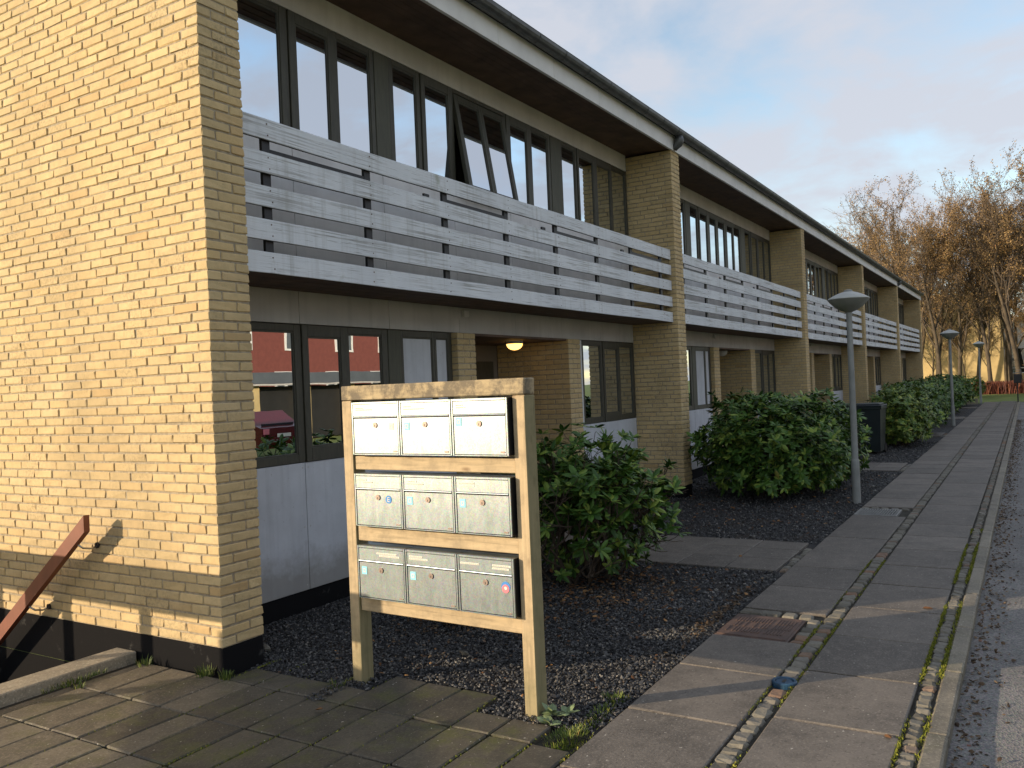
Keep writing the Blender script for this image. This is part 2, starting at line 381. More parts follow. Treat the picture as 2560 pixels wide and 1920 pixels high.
def cboxes(B, ch=.004, jit=0., rng=RNG):
    """array of boxes (n,6)=x0,x1,y0,y1,z0,z1 -> chamfered boxes"""
    B = np.asarray(B, float).reshape(-1,6); n = len(B)
    c0 = np.stack([(B[:,0]+B[:,1])/2, (B[:,2]+B[:,3])/2, (B[:,4]+B[:,5])/2], -1); h = np.stack([B[:,1]-B[:,0], B[:,3]-B[:,2], B[:,5]-B[:,4]], -1)/2
    if ch <= 0:
        V = c0[:,None,:]+BS[None]*h[:,None,:]
        if jit: V = V+rng.normal(0, jit, V.shape)
        o = (np.arange(n)*8)[:,None,None]
        return V.reshape(-1,3), [(BQ[None]+o).reshape(-1,4)]
    off = np.where(np.arange(3)[None,:] == _CA[:,None], 0., ch)
    V = c0[:,None,:]+_CS[None]*(np.maximum(h[:,None,:]-off[None], h[:,None,:]*.2))
    if jit: V = V+rng.normal(0, jit, V.shape)
    o = (np.arange(n)*24)[:,None,None]
    return V.reshape(-1,3), [(CQ[None]+o).reshape(-1,4), (CT[None]+o).reshape(-1,3)]
class MB:
    def __init__(s): s.V = []; s.P = []; s.n = 0
    def add(s, V, P, T=None):
        V = np.asarray(V, float)
        if T is not None: V = V@T[:3,:3].T+T[:3,3]
        s.V.append(V); s.P += [np.asarray(q)+s.n for q in P]; s.n += len(V); return s
    def box(s, x0,x1,y0,y1,z0,z1, ch=.003, T=None, jit=0.): return s.add(*cboxes([(x0,x1,y0,y1,z0,z1)], ch, jit), T)
    def tube(s, pts, rad, k=8, cap=True):
        pts = np.asarray(pts, float); rad = np.broadcast_to(rad, (len(pts),)); d_ = np.gradient(pts, axis=0); d_ /= np.linalg.norm(d_, axis=1)[:,None]+1e-12
        ref = np.array([0,0,1.]) if abs(d_[0,2]) < .9 else np.array([1.,0,0]); V = []
        u = np.cross(d_[0], ref); u /= np.linalg.norm(u)
        for i in range(len(pts)):
            u = u-d_[i]*(u@d_[i]); u /= np.linalg.norm(u)+1e-12; w = np.cross(d_[i], u)
            a = np.arange(k)*2*math.pi/k; V.append(pts[i]+rad[i]*(np.cos(a)[:,None]*u+np.sin(a)[:,None]*w))
        V = np.concatenate(V); m = len(pts); q = []
        i, j = np.meshgrid(np.arange(m-1), np.arange(k), indexing='ij'); i = i.ravel(); j = j.ravel(); j2 = (j+1) % k
        q = np.stack([i*k+j, i*k+j2, (i+1)*k+j2, (i+1)*k+j], -1)
        P = [q]
        if cap: P += [np.arange(k)[::-1][None], ((m-1)*k+np.arange(k))[None]]
        return s.add(V, P)
    def lathe(s, prof, k=24, c=(0,0,0)):
        prof = np.asarray(prof, float); a = np.arange(k)*2*math.pi/k
        V = np.stack([prof[:,0][:,None]*np.cos(a), prof[:,0][:,None]*np.sin(a), np.repeat(prof[:,1][:,None], k, 1)], -1).reshape(-1,3)+np.asarray(c)
        i, j = np.meshgrid(np.arange(len(prof)-1), np.arange(k), indexing='ij'); i = i.ravel(); j = j.ravel(); j2 = (j+1) % k
        return s.add(V, [np.stack([i*k+j, i*k+j2, (i+1)*k+j2, (i+1)*k+j], -1)])
    def quad(s, a, b, c, d): return s.add([a,b,c,d], [[(0,1,2,3)]])
    def prism(s, poly, axis, a, b):
        """extrude 2-D polygon along axis"""
        n = len(poly); V = []
        for t in (a, b):
            for (u, v) in poly:
                p_ = [u, v]; p_.insert(axis, t); V.append(p_)
        idx = np.arange(n)
        return s.add(V, [np.stack([idx, (idx+1) % n, (idx+1) % n+n, idx+n], -1), idx[::-1][None], (idx+n)[None]])
    def mesh(s, name, smooth=False): return mesh(name, np.concatenate(s.V), s.P, smooth)
    def build(s, name, mat, parent=None, loc=None, smooth=False, kind=None): return link(name, s.mesh(name, smooth), mat, parent, loc, kind)
def fix_normals(o):
    import bmesh
    bm = bmesh.new(); bm.from_mesh(o.data); bmesh.ops.recalc_face_normals(bm, faces=bm.faces); bm.to_mesh(o.data); bm.free(); return o
def box(name, mat, parent, x0,x1,y0,y1,z0,z1, ch=.003, loc=None):
    return MB().box(x0,x1,y0,y1,z0,z1,ch).build(name, mat, parent, loc)
def project(P):
    d = np.asarray(P, float)-CAM; z = d@_f
    return np.stack([1280+FPX*(d@_r)/z, 960-FPX*(d@_u)/z, z], -1)
# ------------------------------------------------------------------ setting: ground, road, pavement
PX0, PY0, PX1, PY1 = -1.32, 1.11, 0.0, 5.2          # basement stairwell opening
g = MB()
for (a,b,c,d) in ((-1500,1500,-1500,PY0),(-1500,1500,PY1,1500),(-1500,PX0,PY0,PY1),(PX1,1500,PY0,PY1)):
    g.quad((a,c,-.14),(b,c,-.14),(b,d,-.14),(a,d,-.14))
tag(g.build('ground', m_lawn), 'grass and soil ground around the terrace', kind='structure')
tag(MB().quad((-60,-9.6,-.066),(120,-9.6,-.066),(120,-4.1,-.066),(-60,-4.1,-.066)).build('road', m_road), 'worn asphalt road beside the kerb', kind='structure')
pv = tag(MB().quad((-12,-4.12,-.022),(46.2,-4.12,-.022),(46.2,-2.575,-.022),(-12,-2.575,-.022)).build('pavement', m_joint), 'pavement of concrete slabs and granite setts along the road', kind='structure')
def slab_mesh(w, d, seed, ch=.007, h=.04):
    V, P = cboxes([(-w/2,w/2,-d/2,d/2,-h,0)], ch, .0012, np.random.default_rng(seed)); return mesh('slab', V, P)
def put(name, me, mat, parent, x, y, z, rz=0., tilt=.0):
    o = link(name, me, mat, parent, (x,y,z)); o.rotation_euler = (random.gauss(0,tilt), random.gauss(0,tilt), rz); return o
_sm = {}
def slab(x0, x1, y0, y1, parent, mat, z=0., name='paving_slab', gap=.008, tilt=.003):
    k = (round(x1-x0,2), round(y1-y0,2), random.randrange(3), mat.name)
    if k not in _sm: _sm[k] = slab_mesh(k[0]-gap, k[1]-gap, len(_sm))
    return put(name, _sm[k], mat, parent, (x0+x1)/2, (y0+y1)/2, z+random.gauss(0,.0015), random.gauss(0,.002), tilt)
YL0, YL1, YR0, YR1 = -3.185, -2.57, -3.93, -3.31
xl = [-3.42,-2.62,-1.82,-1.02,-.21,.59,1.40,2.09]
lane = [(xl[i], xl[i+1]) for i in range(len(xl)-1)]
lane += [(2.86+.80*i, 2.86+.80*(i+1)) for i in range(6)] + [(8.40,9.25)]
x_ = 9.25
while x_ < 45.5: lane.append((x_, min(x_+.80, 45.9))); x_ += .80
for (a, b) in lane: slab(a, b, YL0, YL1, pv, m_slab)
x_ = -3.21
while x_ < 45.6: slab(x_, x_+.80, YR0, YR1, pv, m_slab); x_ += .80
# kerb stones
ks = [slab_mesh(1.0-.006, .10, 90+i, .012, .2) for i in range(3)]
for i in range(50): put('kerb_stone', ks[i % 3], m_kerb, pv, -3.6+i*1.0, -4.083, random.gauss(0,.0015), random.gauss(0,.002))
# granite setts
sett = []
def setts(x0, x1, y0, y1, L):
    x = x0
    while x < x1:
        l_ = L*random.uniform(.82,1.18)
        if x+l_ > x1+.03: break
        sett.append(((x+l_/2), (y0+y1)/2+random.gauss(0,.004), l_-.012, (y1-y0)*random.uniform(.86,1.0), random.gauss(-.002,.003))); x += l_
setts(-2.5, 1.22, -3.292, -3.19, .105); setts(1.42, 46, -3.292, -3.19, .105)
setts(-2.5, 46, -4.02, -3.94, .088)
setts(1.5, 2.75, -3.19, -3.092, .10)
for y in np.arange(-3.06, -2.6, .12): sett.append((2.765+random.gauss(0,.004), y, .12, .10, 0.))
for y in np.arange(-3.10, -2.6, .12): sett.append((8.29+random.gauss(0,.004), y, .12, .10, 0.))
for y in (-2.62, -2.74): sett.append((2.78, y, .11, .10, 0.))
for k in range(5):                                     # bits of setts beside the garden paths
    for q in range(9): sett.append((4.3+8.696*k+q*.13+random.gauss(0,.01), -2.52+random.gauss(0,.008), .11, .075, -.012))
sett = np.array(sett)
pr = project(np.c_[sett[:,0], sett[:,1], np.zeros(len(sett))])
vis = (pr[:,2] > .5) & (pr[:,0] > -40) & (pr[:,0] < 2600) & (pr[:,1] < 1960)
order = np.argsort(np.where(vis, pr[:,2], 1e6)); near = order[:296]; far = order[296:]
def sett_v(lx, ly, rng):
    V, P = cboxes([(-lx/2,lx/2,-ly/2,ly/2,-.06,0)], .014, .0035, rng); return V, P
sm = {}
for i in near:
    x, y, lx, ly, z = sett[i]; k = (round(lx,2), round(ly,2), random.randrange(2))
    if k not in sm: sm[k] = mesh('sett', *sett_v(k[0], k[1], np.random.default_rng(500+len(sm))))
    put('sett', sm[k], m_cobble, pv, x, y, z, random.gauss(0,.03), .02)
fs = sett[far]
V, P = cboxes(np.c_[fs[:,0]-fs[:,2]/2, fs[:,0]+fs[:,2]/2, fs[:,1]-fs[:,3]/2, fs[:,1]+fs[:,3]/2, fs[:,4]-.05, fs[:,4]], .012, .003)
link('sett', mesh('setts', V, P), m_cobble, pv, kind='stuff')
# forecourt of narrow slabs
fc = tag(MB().quad((-14,-2.57,-.03),(.2,-2.57,-.03),(.2,.9,-.03),(-14,.9,-.03)).quad((.2,-1.9,-.03),(.47,-1.9,-.03),(.47,-1.03,-.03),(.2,-1.03,-.03)).build('forecourt', m_joint), 'forecourt of narrow mossy concrete slabs beside the gable', kind='structure')
yb = [.69,.455,.185,-.085,-.325,-.54,-.82,-1.06,-1.315,-1.57,-1.83,-2.075,-2.33,-2.56]
for i in range(len(yb)-1):
    y1, y0 = yb[i], yb[i+1]; mid = (y0+y1)/2
    end = .45 if -1.83 < mid < -1.06 else (-.05 if mid > -.09 else (.19 if mid > -2.33 else -.05))
    xs = [-3.55+.5*k for k in range(9)]
    xs = [x for x in xs if x < end-.1]+[end]
    for a, b in zip(xs[:-1], xs[1:]): slab(a, b, y0, y1, fc, m_pave_sunlit if random.random() < np.interp(mid+.25*(a+.8)*-1, [-.7,.3], [.0,1.]) else m_pave_shaded, .0, gap=.012, tilt=.004)  # sunlit tone likelier towards the stairwell edging, shaded tone away from it
for k in range(6): slab(-3.05+.5*k, -2.55+.5*k, .70, .80, fc, m_pave_sunlit, -.012, gap=.014)
box('kerb_edging', m_edging, fc, -3.0, -.012, .885, 1.108, -.3, .05, .008)
# stairwell
pit = empty('basement_stairwell'); tag(pit, 'dark basement stairwell sunk beside the gable wall', kind='structure')
box('retaining_wall', m_plinth, pit, PX0-.12, PX0, PY0, PY1, -1.8, .0, .004)
box('retaining_wall', m_plinth, pit, PX0-.12, .0, PY1, PY1+.12, -1.8, .0, .004)
box('landing', m_joint, pit, PX0, .0, PY0-.1, PY1, -1.95, -1.8, .0)
for k in range(9): box('step', m_plinth, pit, PX0+.002, -.02, PY0+.02+k*.27, PY0+.02+(k+1)*.27, -1.8, -.18-k*.18, .006)
# garden bed and paths
B = 8.696; NB = 5
bed = tag(MB().quad((.17,-2.57,-.028),(43.9,-2.57,-.028),(43.9,.9,-.028),(.17,.9,-.028)).build('gravel_bed', m_bed), 'dark gravel bed along the terrace front', kind='structure')
path = empty('garden_path'); tag(path, 'concrete slab paths crossing the gravel to the entrances', kind='structure')
for k in range(NB):
    xa = 4.22+B*k
    cols = [xa, xa+.5, xa+1.0, xa+1.42]
    for q in range(3):
        y = -2.47
        while y < 1.6:
            slab(cols[q], cols[q+1], y, y+.48 if q != 1 else y+.48, path, m_slab, -.004, tilt=.003); y += .48
# lawn, far ground
tag(MB().quad((46.2,-30,-.05),(75,-30,.30),(75,-2.0,.30),(46.2,-2.0,-.05)).build('lawn', m_lawn), 'short lawn rising beyond the end of the pavement', kind='structure')
# ------------------------------------------------------------------ terrace building
bd = empty('terrace_house'); tag(bd, 'two storey yellow brick terrace with weathered white balcony boards and dark windows', 'building')
C = 1/15.; Z0 = .17; NR = 77; PW = .348; YF = .745
def rows_first(r): return [(.168,), (.108,), (.228,), (.108,.168)][r % 4]
def pier_bricks(x0, ylen, far_y):
    out = []
    for r in range(NR):
        z0 = Z0+r*C+.006; z1 = z0+.0547; fs_ = rows_first(r); half = fs_[0] < .12
        if half: out.append((x0, x0+.228, 0, .108, z0, z1)); out.append((x0+.24, x0+PW, 0, .228, z0, z1)); yr = .24
        else: out.append((x0, x0+.108, 0, fs_[0], z0, z1)); out.append((x0+.12, x0+PW, 0, .108, z0, z1)); yr = .12
        y = fs_[0]+.012; seq = list(fs_[1:])
        while y < ylen-.02:
            L = seq.pop(0) if seq else .228
            e = min(y+L, ylen); out.append((x0, x0+.108, y, e, z0, z1)); y += L+.012
        y = yr
        while y < far_y-.02:
            e = min(y+.228, far_y); out.append((x0+.24, x0+PW, y, e, z0, z1)); y += .24
    return np.array(out)
# gable and corner pier: the largest bricks in view are objects of their own
gb = pier_bricks(0., 9.0, YF)
ctr = np.c_[gb[:,0], gb[:,2:4].mean(1), gb[:,4:6].mean(1)]
a0 = project(np.c_[gb[:,0], gb[:,2], gb[:,4]]); a1 = project(np.c_[gb[:,0], gb[:,3], gb[:,5]]); b1 = project(np.c_[gb[:,1], gb[:,2], gb[:,5]])
pc = project(ctr); inv = (pc[:,2] > .5) & (pc[:,0] > 0) & (pc[:,0] < 2560) & (pc[:,1] > 0) & (pc[:,1] < 1920) & ((gb[:,0] < .01) | (gb[:,2] < .01))
area = np.where(gb[:,0] < .01, abs((a1[:,0]-a0[:,0])*(a1[:,1]-a0[:,1])), 0)+np.where(gb[:,2] < .01, abs((b1[:,0]-a0[:,0])*25), 0)
order = np.argsort(-np.where(inv, area, 0)); near, far = order[:296], order[296:]
core = MB().box(.0075, PW-.0075, .0075, 9., Z0, 5.30, 0)
gw = core.build('gable_wall', m_mortar, bd)
bm_ = {}
for i in near:
    q = gb[i]; d_ = (round(q[1]-q[0],3), round(q[3]-q[2],3), random.randrange(5))
    if d_ not in bm_: bm_[d_] = mesh('brick', *cboxes([(0,d_[0],0,d_[1],0,.0547)], .005, .0018, np.random.default_rng(900+len(bm_))))
    link('brick', bm_[d_], m_brick, gw, (q[0]+random.gauss(0,.0012), q[2], q[4]+random.gauss(0,.0008)))
def brick_mass(bx, parent, ch=.005, jit=.0018):
    bx = bx.copy(); sh = RNG.normal(0, .0012, len(bx)); bx[:,0] += sh; bx[:,1] += sh
    V, P = cboxes(bx, ch, jit); return link('brick', mesh('bricks', V, P), m_brick, parent, kind='stuff')
brick_mass(gb[far], gw)
fix = []
box('plinth', m_plinth, bd, .005, PW-.005, .005, 9., -1.9, Z0-.002, .004)
for k in range(1, NB+1):
    x0 = k*B
    pw = MB().box(x0+.008, x0+PW-.008, .008, YF+.2, Z0, 5.30, 0).build('pier', m_mortar, bd)
    brick_mass(pier_bricks(x0, YF, YF), pw, .005 if k < 3 else 0., .0018 if k < 3 else .0015)
    box('plinth', m_plinth, bd, x0+.006, x0+PW-.006, .006, YF, -.1, Z0-.002, .004)
# last pier forms the far gable
box('end_wall', m_brick, bd, NB*B+.004, NB*B+PW-.004, YF+.2, 9., -.1, 5.30, .004)
def disc0(mb, x, z, r, y0, y1, k=7):
    a = np.arange(k)*2*math.pi/k; return mb.prism([(x+r*math.cos(t), z+r*math.sin(t)) for t in a], 1, y0, y1)
def window(x0, x1, g0, g1, zf0, zf1, zg0, zg1, y=YF, kind='glass', dep=.07, parent=bd, T=None, name='window'):
    m = MB()
    for q in ((x0, g0, zf0, zf1), (g1, x1, zf0, zf1), (g0, g1, zf0, zg0), (g0, g1, zg1, zf1)):
        m.box(q[0], q[1], y, y+dep, q[2], q[3], .004, T)
    # glazing bead
    for q in ((g0, g0+.014, zg0, zg1), (g1-.014, g1, zg0, zg1), (g0+.014, g1-.014, zg0, zg0+.014), (g0+.014, g1-.014, zg1-.014, zg1)):
        m.box(q[0], q[1], y+.008, y+.035, q[2], q[3], 0, T)
    w = m.build(name, m_frame, parent)
    if kind == 'glass': pm = MB().box(g0+.001, g1-.001, y+.018, y+.024, zg0+.001, zg1-.001, 0, T); pm.build('pane', m_glass, w)
    else: MB().box(g0+.001, g1-.001, y+.014, y+.026, zg0+.001, zg1-.001, 0, T).build('pane', m_panel_white, w)
    return w
UP = [(.352,1.541,.43,1.453),(1.545,2.06,1.625,2.02),(2.064,2.66,2.148,2.602),(2.882,3.39,2.945,3.327),(3.394,3.945,3.455,3.874),
      None,(5.084,5.64,5.17,5.566),(5.644,6.2,5.71,6.137),(6.494,6.97,6.53,6.92),(6.974,7.525,7.02,7.48),(7.529,8.10,7.60,8.05),(8.104,8.69,8.15,8.64)]
SASH = {1,4,6,9,10}
MODS = [.348+(B-PW)/7*i for i in range(8)]
for k in range(NB):
    X = k*B
    for i, u in enumerate(UP):
        if u is None:
            if k == 0:      # the pair of casements tilted open at the bottom
                fr = MB()
                for q in ((3.949,3.985,3.92,5.084),(5.045,5.080,3.92,5.084),(3.985,5.045,5.045,5.084),(3.985,5.045,3.92,3.95)): fr.box(q[0],q[1],YF,YF+.07,q[2],q[3],.003)
                fr.build('window_frame', m_frame, bd)
                a = math.radians(-9); cy, cz = YF-.004, 5.04
                T = np.eye(4); T[1,1] = math.cos(a); T[1,2] = -math.sin(a); T[2,1] = math.sin(a); T[2,2] = math.cos(a); T[1,3] = cy-(T[1,1]*cy+T[1,2]*cz); T[2,3] = cz-(T[2,1]*cy+T[2,2]*cz)
                window(3.99,4.515,4.06,4.47, 3.93,5.035,3.99,4.965, YF-.004, T=T, dep=.05)
                window(4.517,5.04,4.56,4.97, 3.93,5.035,3.99,4.965, YF-.004, T=T, dep=.05)
            else:
                window(X+3.949,X+4.51,X+4.05,X+4.44, 3.92,5.084,4.0,4.99, YF-.008); window(X+4.514,X+5.08,X+4.59,X+5.0, 3.92,5.084,4.0,4.99, YF-.008)
            continue
        s_ = i in SASH; y = YF-.012 if s_ else YF+.002
        window(X+u[0], X+u[1], X+u[2], X+u[3], 3.92, 5.084, 4.0 if s_ else 3.97, 4.985 if s_ else 5.03, y)
    for (a, b) in ((2.664,2.878),(6.204,6.49)): box('mullion_panel', m_olive, bd, X+a, X+b, YF-.004, YF+.06, 3.92, 5.084, .004)
    # ground floor
    for i, u in enumerate([(.352,1.553,.43,1.476),(1.557,2.066,1.62,2.03),(2.07,2.70,2.145,2.616),(6.70,7.545,6.93,7.49),(7.549,8.105,7.60,8.05),(8.109,8.69,8.16,8.62)]):
        s_ = i in (1,4); y = YF-.012 if s_ else YF+.002
        window(X+u[0], X+u[1], X+u[2], X+u[3], 1.225, 2.395, 1.345 if s_ else 1.295, 2.295 if s_ else 2.335, y)
    box('mullion_panel', m_olive, bd, X+2.704, X+2.898, YF-.004, YF+.06, 1.225, 2.395, .004)
    window(X+2.902, X+3.455, X+2.935, X+3.42, 1.225, 2.395, 1.29, 2.33, YF+.002, 'white'); window(X+3.459, X+3.77, X+3.49, X+3.695, 1.225, 2.395, 1.29, 2.33, YF+.002, 'white')
    box('jamb', m_white, bd, X+6.80, X+6.835, YF-.02, YF-.001, 1.24, 2.39, .002)
    # fibre cement panels
    for i in range(7):
        a, b = X+MODS[i]+.003, X+MODS[i+1]-.003
        box('wall_panel', m_panel_pale, bd, a, b, YF, YF+.03, 2.765, 3.914, .002)
        box('wall_panel', m_panel_grey, bd, a, b, YF-.004, YF+.03, 2.402, 2.685, .002)
        if i in (3,4,5) and i != 5: continue
        if i == 2: b = X+3.765
        if i == 5: a = X+6.70
        if i in (3,4): continue
        wp = box('wall_panel', m_panel_white, bd, a, b, YF, YF+.03, .148, 1.221, .002)
        if k < 2:
            sw = MB()
            for xx in (a+.03, (a+b)/2, b-.03):
                for zz2 in (.19,.68,1.18): disc0(sw, xx, zz2, .006, YF-.003, YF+.004)
            fix_normals(sw.build('fixings', m_panel_grey, wp, kind='stuff'))
    box('sill_plinth', m_plinth, bd, X+.35, X+3.77, YF+.012, YF+.05, -.1, .144, .003); box('sill_plinth', m_plinth, bd, X+6.69, X+8.69, YF+.012, YF+.05, -.1, .144, .003)
    box('eaves_band', m_stucco, bd, X+.35, X+8.69, YF-.002, YF+.04, 5.09, 5.36, .002)
    # soffit boards
    for q in range(8):
        y0 = .012+q*.0918; z = 5.312+q*.005
        box('soffit_board', m_soffit, bd, X+PW+.002, X+B-.002, y0, y0+.088, z, z+.02, .004)
    # balcony
    box('balcony_floor', m_soffit, bd, X+PW+.002, X+B-.002, .105, YF-.006, 2.69, 2.755, .004)
    for q in range(4): box('floor_joist_board', m_soffit, bd, X+PW+.004, X+B-.004, .11+q*.155, .11+q*.155+.146, 2.674, 2.688, .003)
    bl = MB().box(X+PW+.02, X+B-.02, .112, .135, 2.765, 2.80, .003).build('balustrade', m_steel, bd)
    for i in range(5):
        z = 2.673+i*.2395+random.gauss(0,.002)
        xa, xb, ns = X+PW+.006, X+B-.012, 26; tt = np.linspace(0,1,ns)
        wz = .0022*np.sin(tt*9+i*2.1+k)+.0016*np.sin(tt*23+i*5); wy = .0016*np.sin(tt*7+i*3.3+k)
        for (ya, yb_, za, zb, mt) in ((.068,.079,.0,.15,m_slat),(.0795,.099,.002,.148,m_steel)):
            sec = np.array([(ya+.002,za),(yb_,za),(yb_,zb),(ya+.002,zb),(ya,zb-.003),(ya,za+.003)])
            V = np.concatenate([np.c_[np.full(6, xa+(xb-xa)*t), sec[:,0]+wy[j], sec[:,1]+z+wz[j]+(RNG.normal(0,.0006,6) if mt is m_slat else 0)] for j, t in enumerate(tt)])
            jj, kk = np.meshgrid(np.arange(ns-1), np.arange(6), indexing='ij'); jj = jj.ravel(); kk = kk.ravel(); k2 = (kk+1) % 6
            fix_normals(link('board', mesh('board', V, [np.stack([jj*6+kk, (jj+1)*6+kk, (jj+1)*6+k2, jj*6+k2], -1), np.arange(6)[None], (ns-1)*6+np.arange(6)[::-1][None]]), mt, bl))
        if k < 2:
            sw = MB()
            for q in range(8):
                for dz_ in (.035,.115): disc0(sw, X+.64+1.1*q+random.gauss(0,.006), z+dz_, .0055, .0655, .072)
            fix_normals(sw.build('screws', m_soffit, bl, kind='stuff'))
    for i in range(8):
        px = X+.64+1.1*i; ph = (px-X)
        box('post', m_steel, bl, px-.038, px+.038, .1, .128, 2.69, 3.75, .002)
        if i % 2 == 0:
            rb = MB(); rb.box(px+.04, px+1.06, .102, .124, 3.545+random.uniform(-.004,.006), 3.588+random.uniform(-.006,.008), .002); rb.build('steel_rail', m_steel, bl)
        else: box('bracket', m_steel, bl, px+.78, px+.86, .102, .124, 3.55, 3.585, .002)
    # entrance niche: short brick pillars, side walls, back, door
    for (a, b) in ((3.775,4.12),(6.345,6.69)):
        w = MB().box(X+a+.006, X+b-.006, .678, 1.80, .02, 2.396, 0).build('porch_pillar', m_mortar, bd); bx = []
        for r in range(36):
            z0 = r*C+.004; z1 = min(z0+.0547, 2.397); h_ = r % 2 == 0
            if h_: bx += [(X+a,X+a+.228,.672,.78,z0,z1),(X+a+.24,X+b,.672,.9,z0,z1)]
            else: bx += [(X+a,X+a+.108,.672,.9,z0,z1),(X+a+.12,X+b,.672,.78,z0,z1)]
            for side in (a, b-.108):
                left = side == a; y = (.792 if h_ else .912) if left else (.912 if h_ else .792)
                while y < 1.78: bx.append((X+side, X+side+.108, y, min(y+.228,1.79), z0, z1)); y += .24
        bx = np.array(bx); brick_mass(bx, w, .005 if k < 2 else 0., .0014)
    box('porch_ceiling', m_soffit, bd, X+4.12, X+6.345, .70, 1.80, 2.372, 2.40, .002)
    box('porch_back', m_inner, bd, X+4.12, X+6.345, 1.80, 1.86, 0, 2.372, .002)
    dr = box('front_door', m_frame, bd, X+5.25, X+6.2, 1.77, 1.797, .03, 2.15, .004)
    MB().tube([(X+5.34,1.74,1.02),(X+5.46,1.74,1.02)], .011, 8).build('handle', m_chrome, dr)
    lp = MB().lathe([(.0,-.004),(.10,-.004),(.11,0),(.11,.03)][::-1], 20, (X+5.67,1.1,2.342)).build('porch_lamp', m_white, bd)
    a_ = np.linspace(0, math.pi/2, 7)
    dm = MB().lathe([(max(.104*math.sin(t),.001), -.078*math.cos(t)) for t in a_], 20, (X+5.67,1.1,2.338))
    dm.build('lamp_glass', m_lamp_lit if k == 0 else m_white, lp, smooth=True)
    box('alarm_box', m_stucco, bd, X+3.97, X+4.06, YF-.05, YF-.005, 2.575, 2.65, .008)
    # rooms behind the glass
    for (z0, z1) in ((.05,2.39),(2.75,5.30)):
        r = MB(); r.box(X+.36, X+8.68, 4.5, 4.56, z0, z1, 0).box(X+.36, X+8.68, .86, 4.5, z0-.05, z0, 0).box(X+.36, X+8.68, .86, 4.5, z1, z1+.02, 0)
        for xx in (2.77, 6.34): r.box(X+xx-.06, X+xx+.06, 1.9, 4.5, z0, z1, 0)
        r.build('interior_wall', m_inner, bd)
    for xx in (.35, 8.68): box('party_wall', m_inner, bd, X+xx-.01, X+xx+.012, .96, 4.5, .06, 5.29, 0)
# eaves: fascia, gutter, roof
XE = NB*B+PW+.12
xj = [-.1]+[.12+1.2*i for i in range(37) if .12+1.2*i < XE-.3]+[XE]
for a, b in zip(xj[:-1], xj[1:]): box('fascia_board', m_fascia, bd, a+.002, b-.002, -.03, .008, 5.292, 5.528, .002)
ang = np.linspace(math.pi, 2*math.pi, 9)
def gutter_ring(x0, x1, R, t, zc=5.57, yc=-.115):
    po = [(yc+R*math.cos(a), zc+R*math.sin(a)) for a in ang]; pi_ = [(yc+(R-t)*math.cos(a), zc+(R-t)*math.sin(a)) for a in ang[::-1]]
    V = np.array([(x, y, z) for x in (x0, x1) for (y, z) in po+pi_]); n = len(po)+len(pi_); i = np.arange(n)
    P = [np.stack([i, (i+1) % n, (i+1) % n+n, i+n], -1)]
    h = len(po)
    P.append(np.array([(j, j+1, n-2-j, n-1-j) for j in range(h-1)])); P.append(np.array([(n+j+1, n+j, 2*n-1-j, 2*n-2-j) for j in range(h-1)]))
    return V, P
gm = MB(); gm.add(*gutter_ring(-.15, XE+.06, .078, .004)); gt = fix_normals(gm.build('gutter', m_zinc, bd))
x_ = .08
while x_ < XE:
    m = MB(); m.add(*gutter_ring(x_-.011, x_+.011, .0835, .005)); m.box(x_-.011, x_+.011, -.034, .0, 5.57, 5.60, 0)
    link('gutter_bracket', fix_normals(m.build('gutter_bracket', m_zinc, gt)).data) if False else fix_normals(m.build('gutter_bracket', m_zinc, gt)); x_ += .61
for px in (8.78, 4*B+.1):
    hp = MB(); hp.tube([(px,-.115,5.50),(px,-.115,5.44),(px,-.10,5.39),(px,-.045,5.34),(px,-.028,5.31)], [.06,.075,.066,.05,.042], 12); hp.build('gutter_outlet', m_zinc, gt, smooth=True)
rf = MB(); rf.prism([(-.10,5.625),(9.2,5.95),(9.2,6.05),(-.10,5.66)], 0, -.16, XE+.05); fix_normals(rf.build('roof', m_roof, bd))
rv = MB(); rv.prism([(-.02,5.51),(9.1,5.85),(9.1,5.36),(-.0,5.335)], 0, .03, XE-.06); fix_normals(rv.build('roof_void', m_soffit, bd))
# curtains and blinds behind some panes
def curtain(x0, x1, z0, z1, y, mat=None, folds=34):
    cv = [(x0+(x1-x0)*t, y+.018*math.sin(t*folds)+.008*math.sin(t*folds*2.3)) for t in np.linspace(0,1,41)]
    V = np.array([(x, y_, z) for z in (z0, z1) for (x, y_) in cv]); i = np.arange(40)
    link('curtain', mesh('curtain', V, [np.stack([i, i+1, i+42, i+41], -1)], True), mat or m_curtain, bd)
curtain(2.16,2.57,3.9,5.02,.85); curtain(.45,.62,3.9,5.02,.95); curtain(1.84,1.99,1.30,2.33,.95,folds=14)
for k in range(1, NB):
    for (a, b, u) in ((.5,.9,1),(2.1,2.6,1),(5.1,5.5,1),(5.7,6.1,1),(1.6,1.9,0),(7.6,8.0,0)):
        if random.random() < .6: curtain(k*B+a, k*B+b, 3.9 if u else 1.3, 5.02 if u else 2.33, .95)
# ------------------------------------------------------------------ mailbox stand
SA = math.atan2(-.9992357, -.0390899)
st = empty('mailbox_stand', (.303,-.903,0), SA); tag(st, 'tall pine frame carrying nine metal mailboxes beside the forecourt', 'mailbox stand')
PD = .105
box('post', m_wood_v, st, -.073, .011, 0, PD, -.25, 1.744, .005); box('post', m_wood_v, st, 1.214, 1.297, 0, PD, -.25, 1.742, .005)
V, P = cboxes([(-.074,1.298,-.003,PD+.004,1.746,1.836)], .006, .001); link('cap_beam', mesh('cap', V, P), m_wood_cap, st)
for (a, b) in ((1.315,1.399),(.873,.963),(.436,.523)): box('rail', m_wood_h, st, .013, 1.212, .012, .06, a, b, .004)
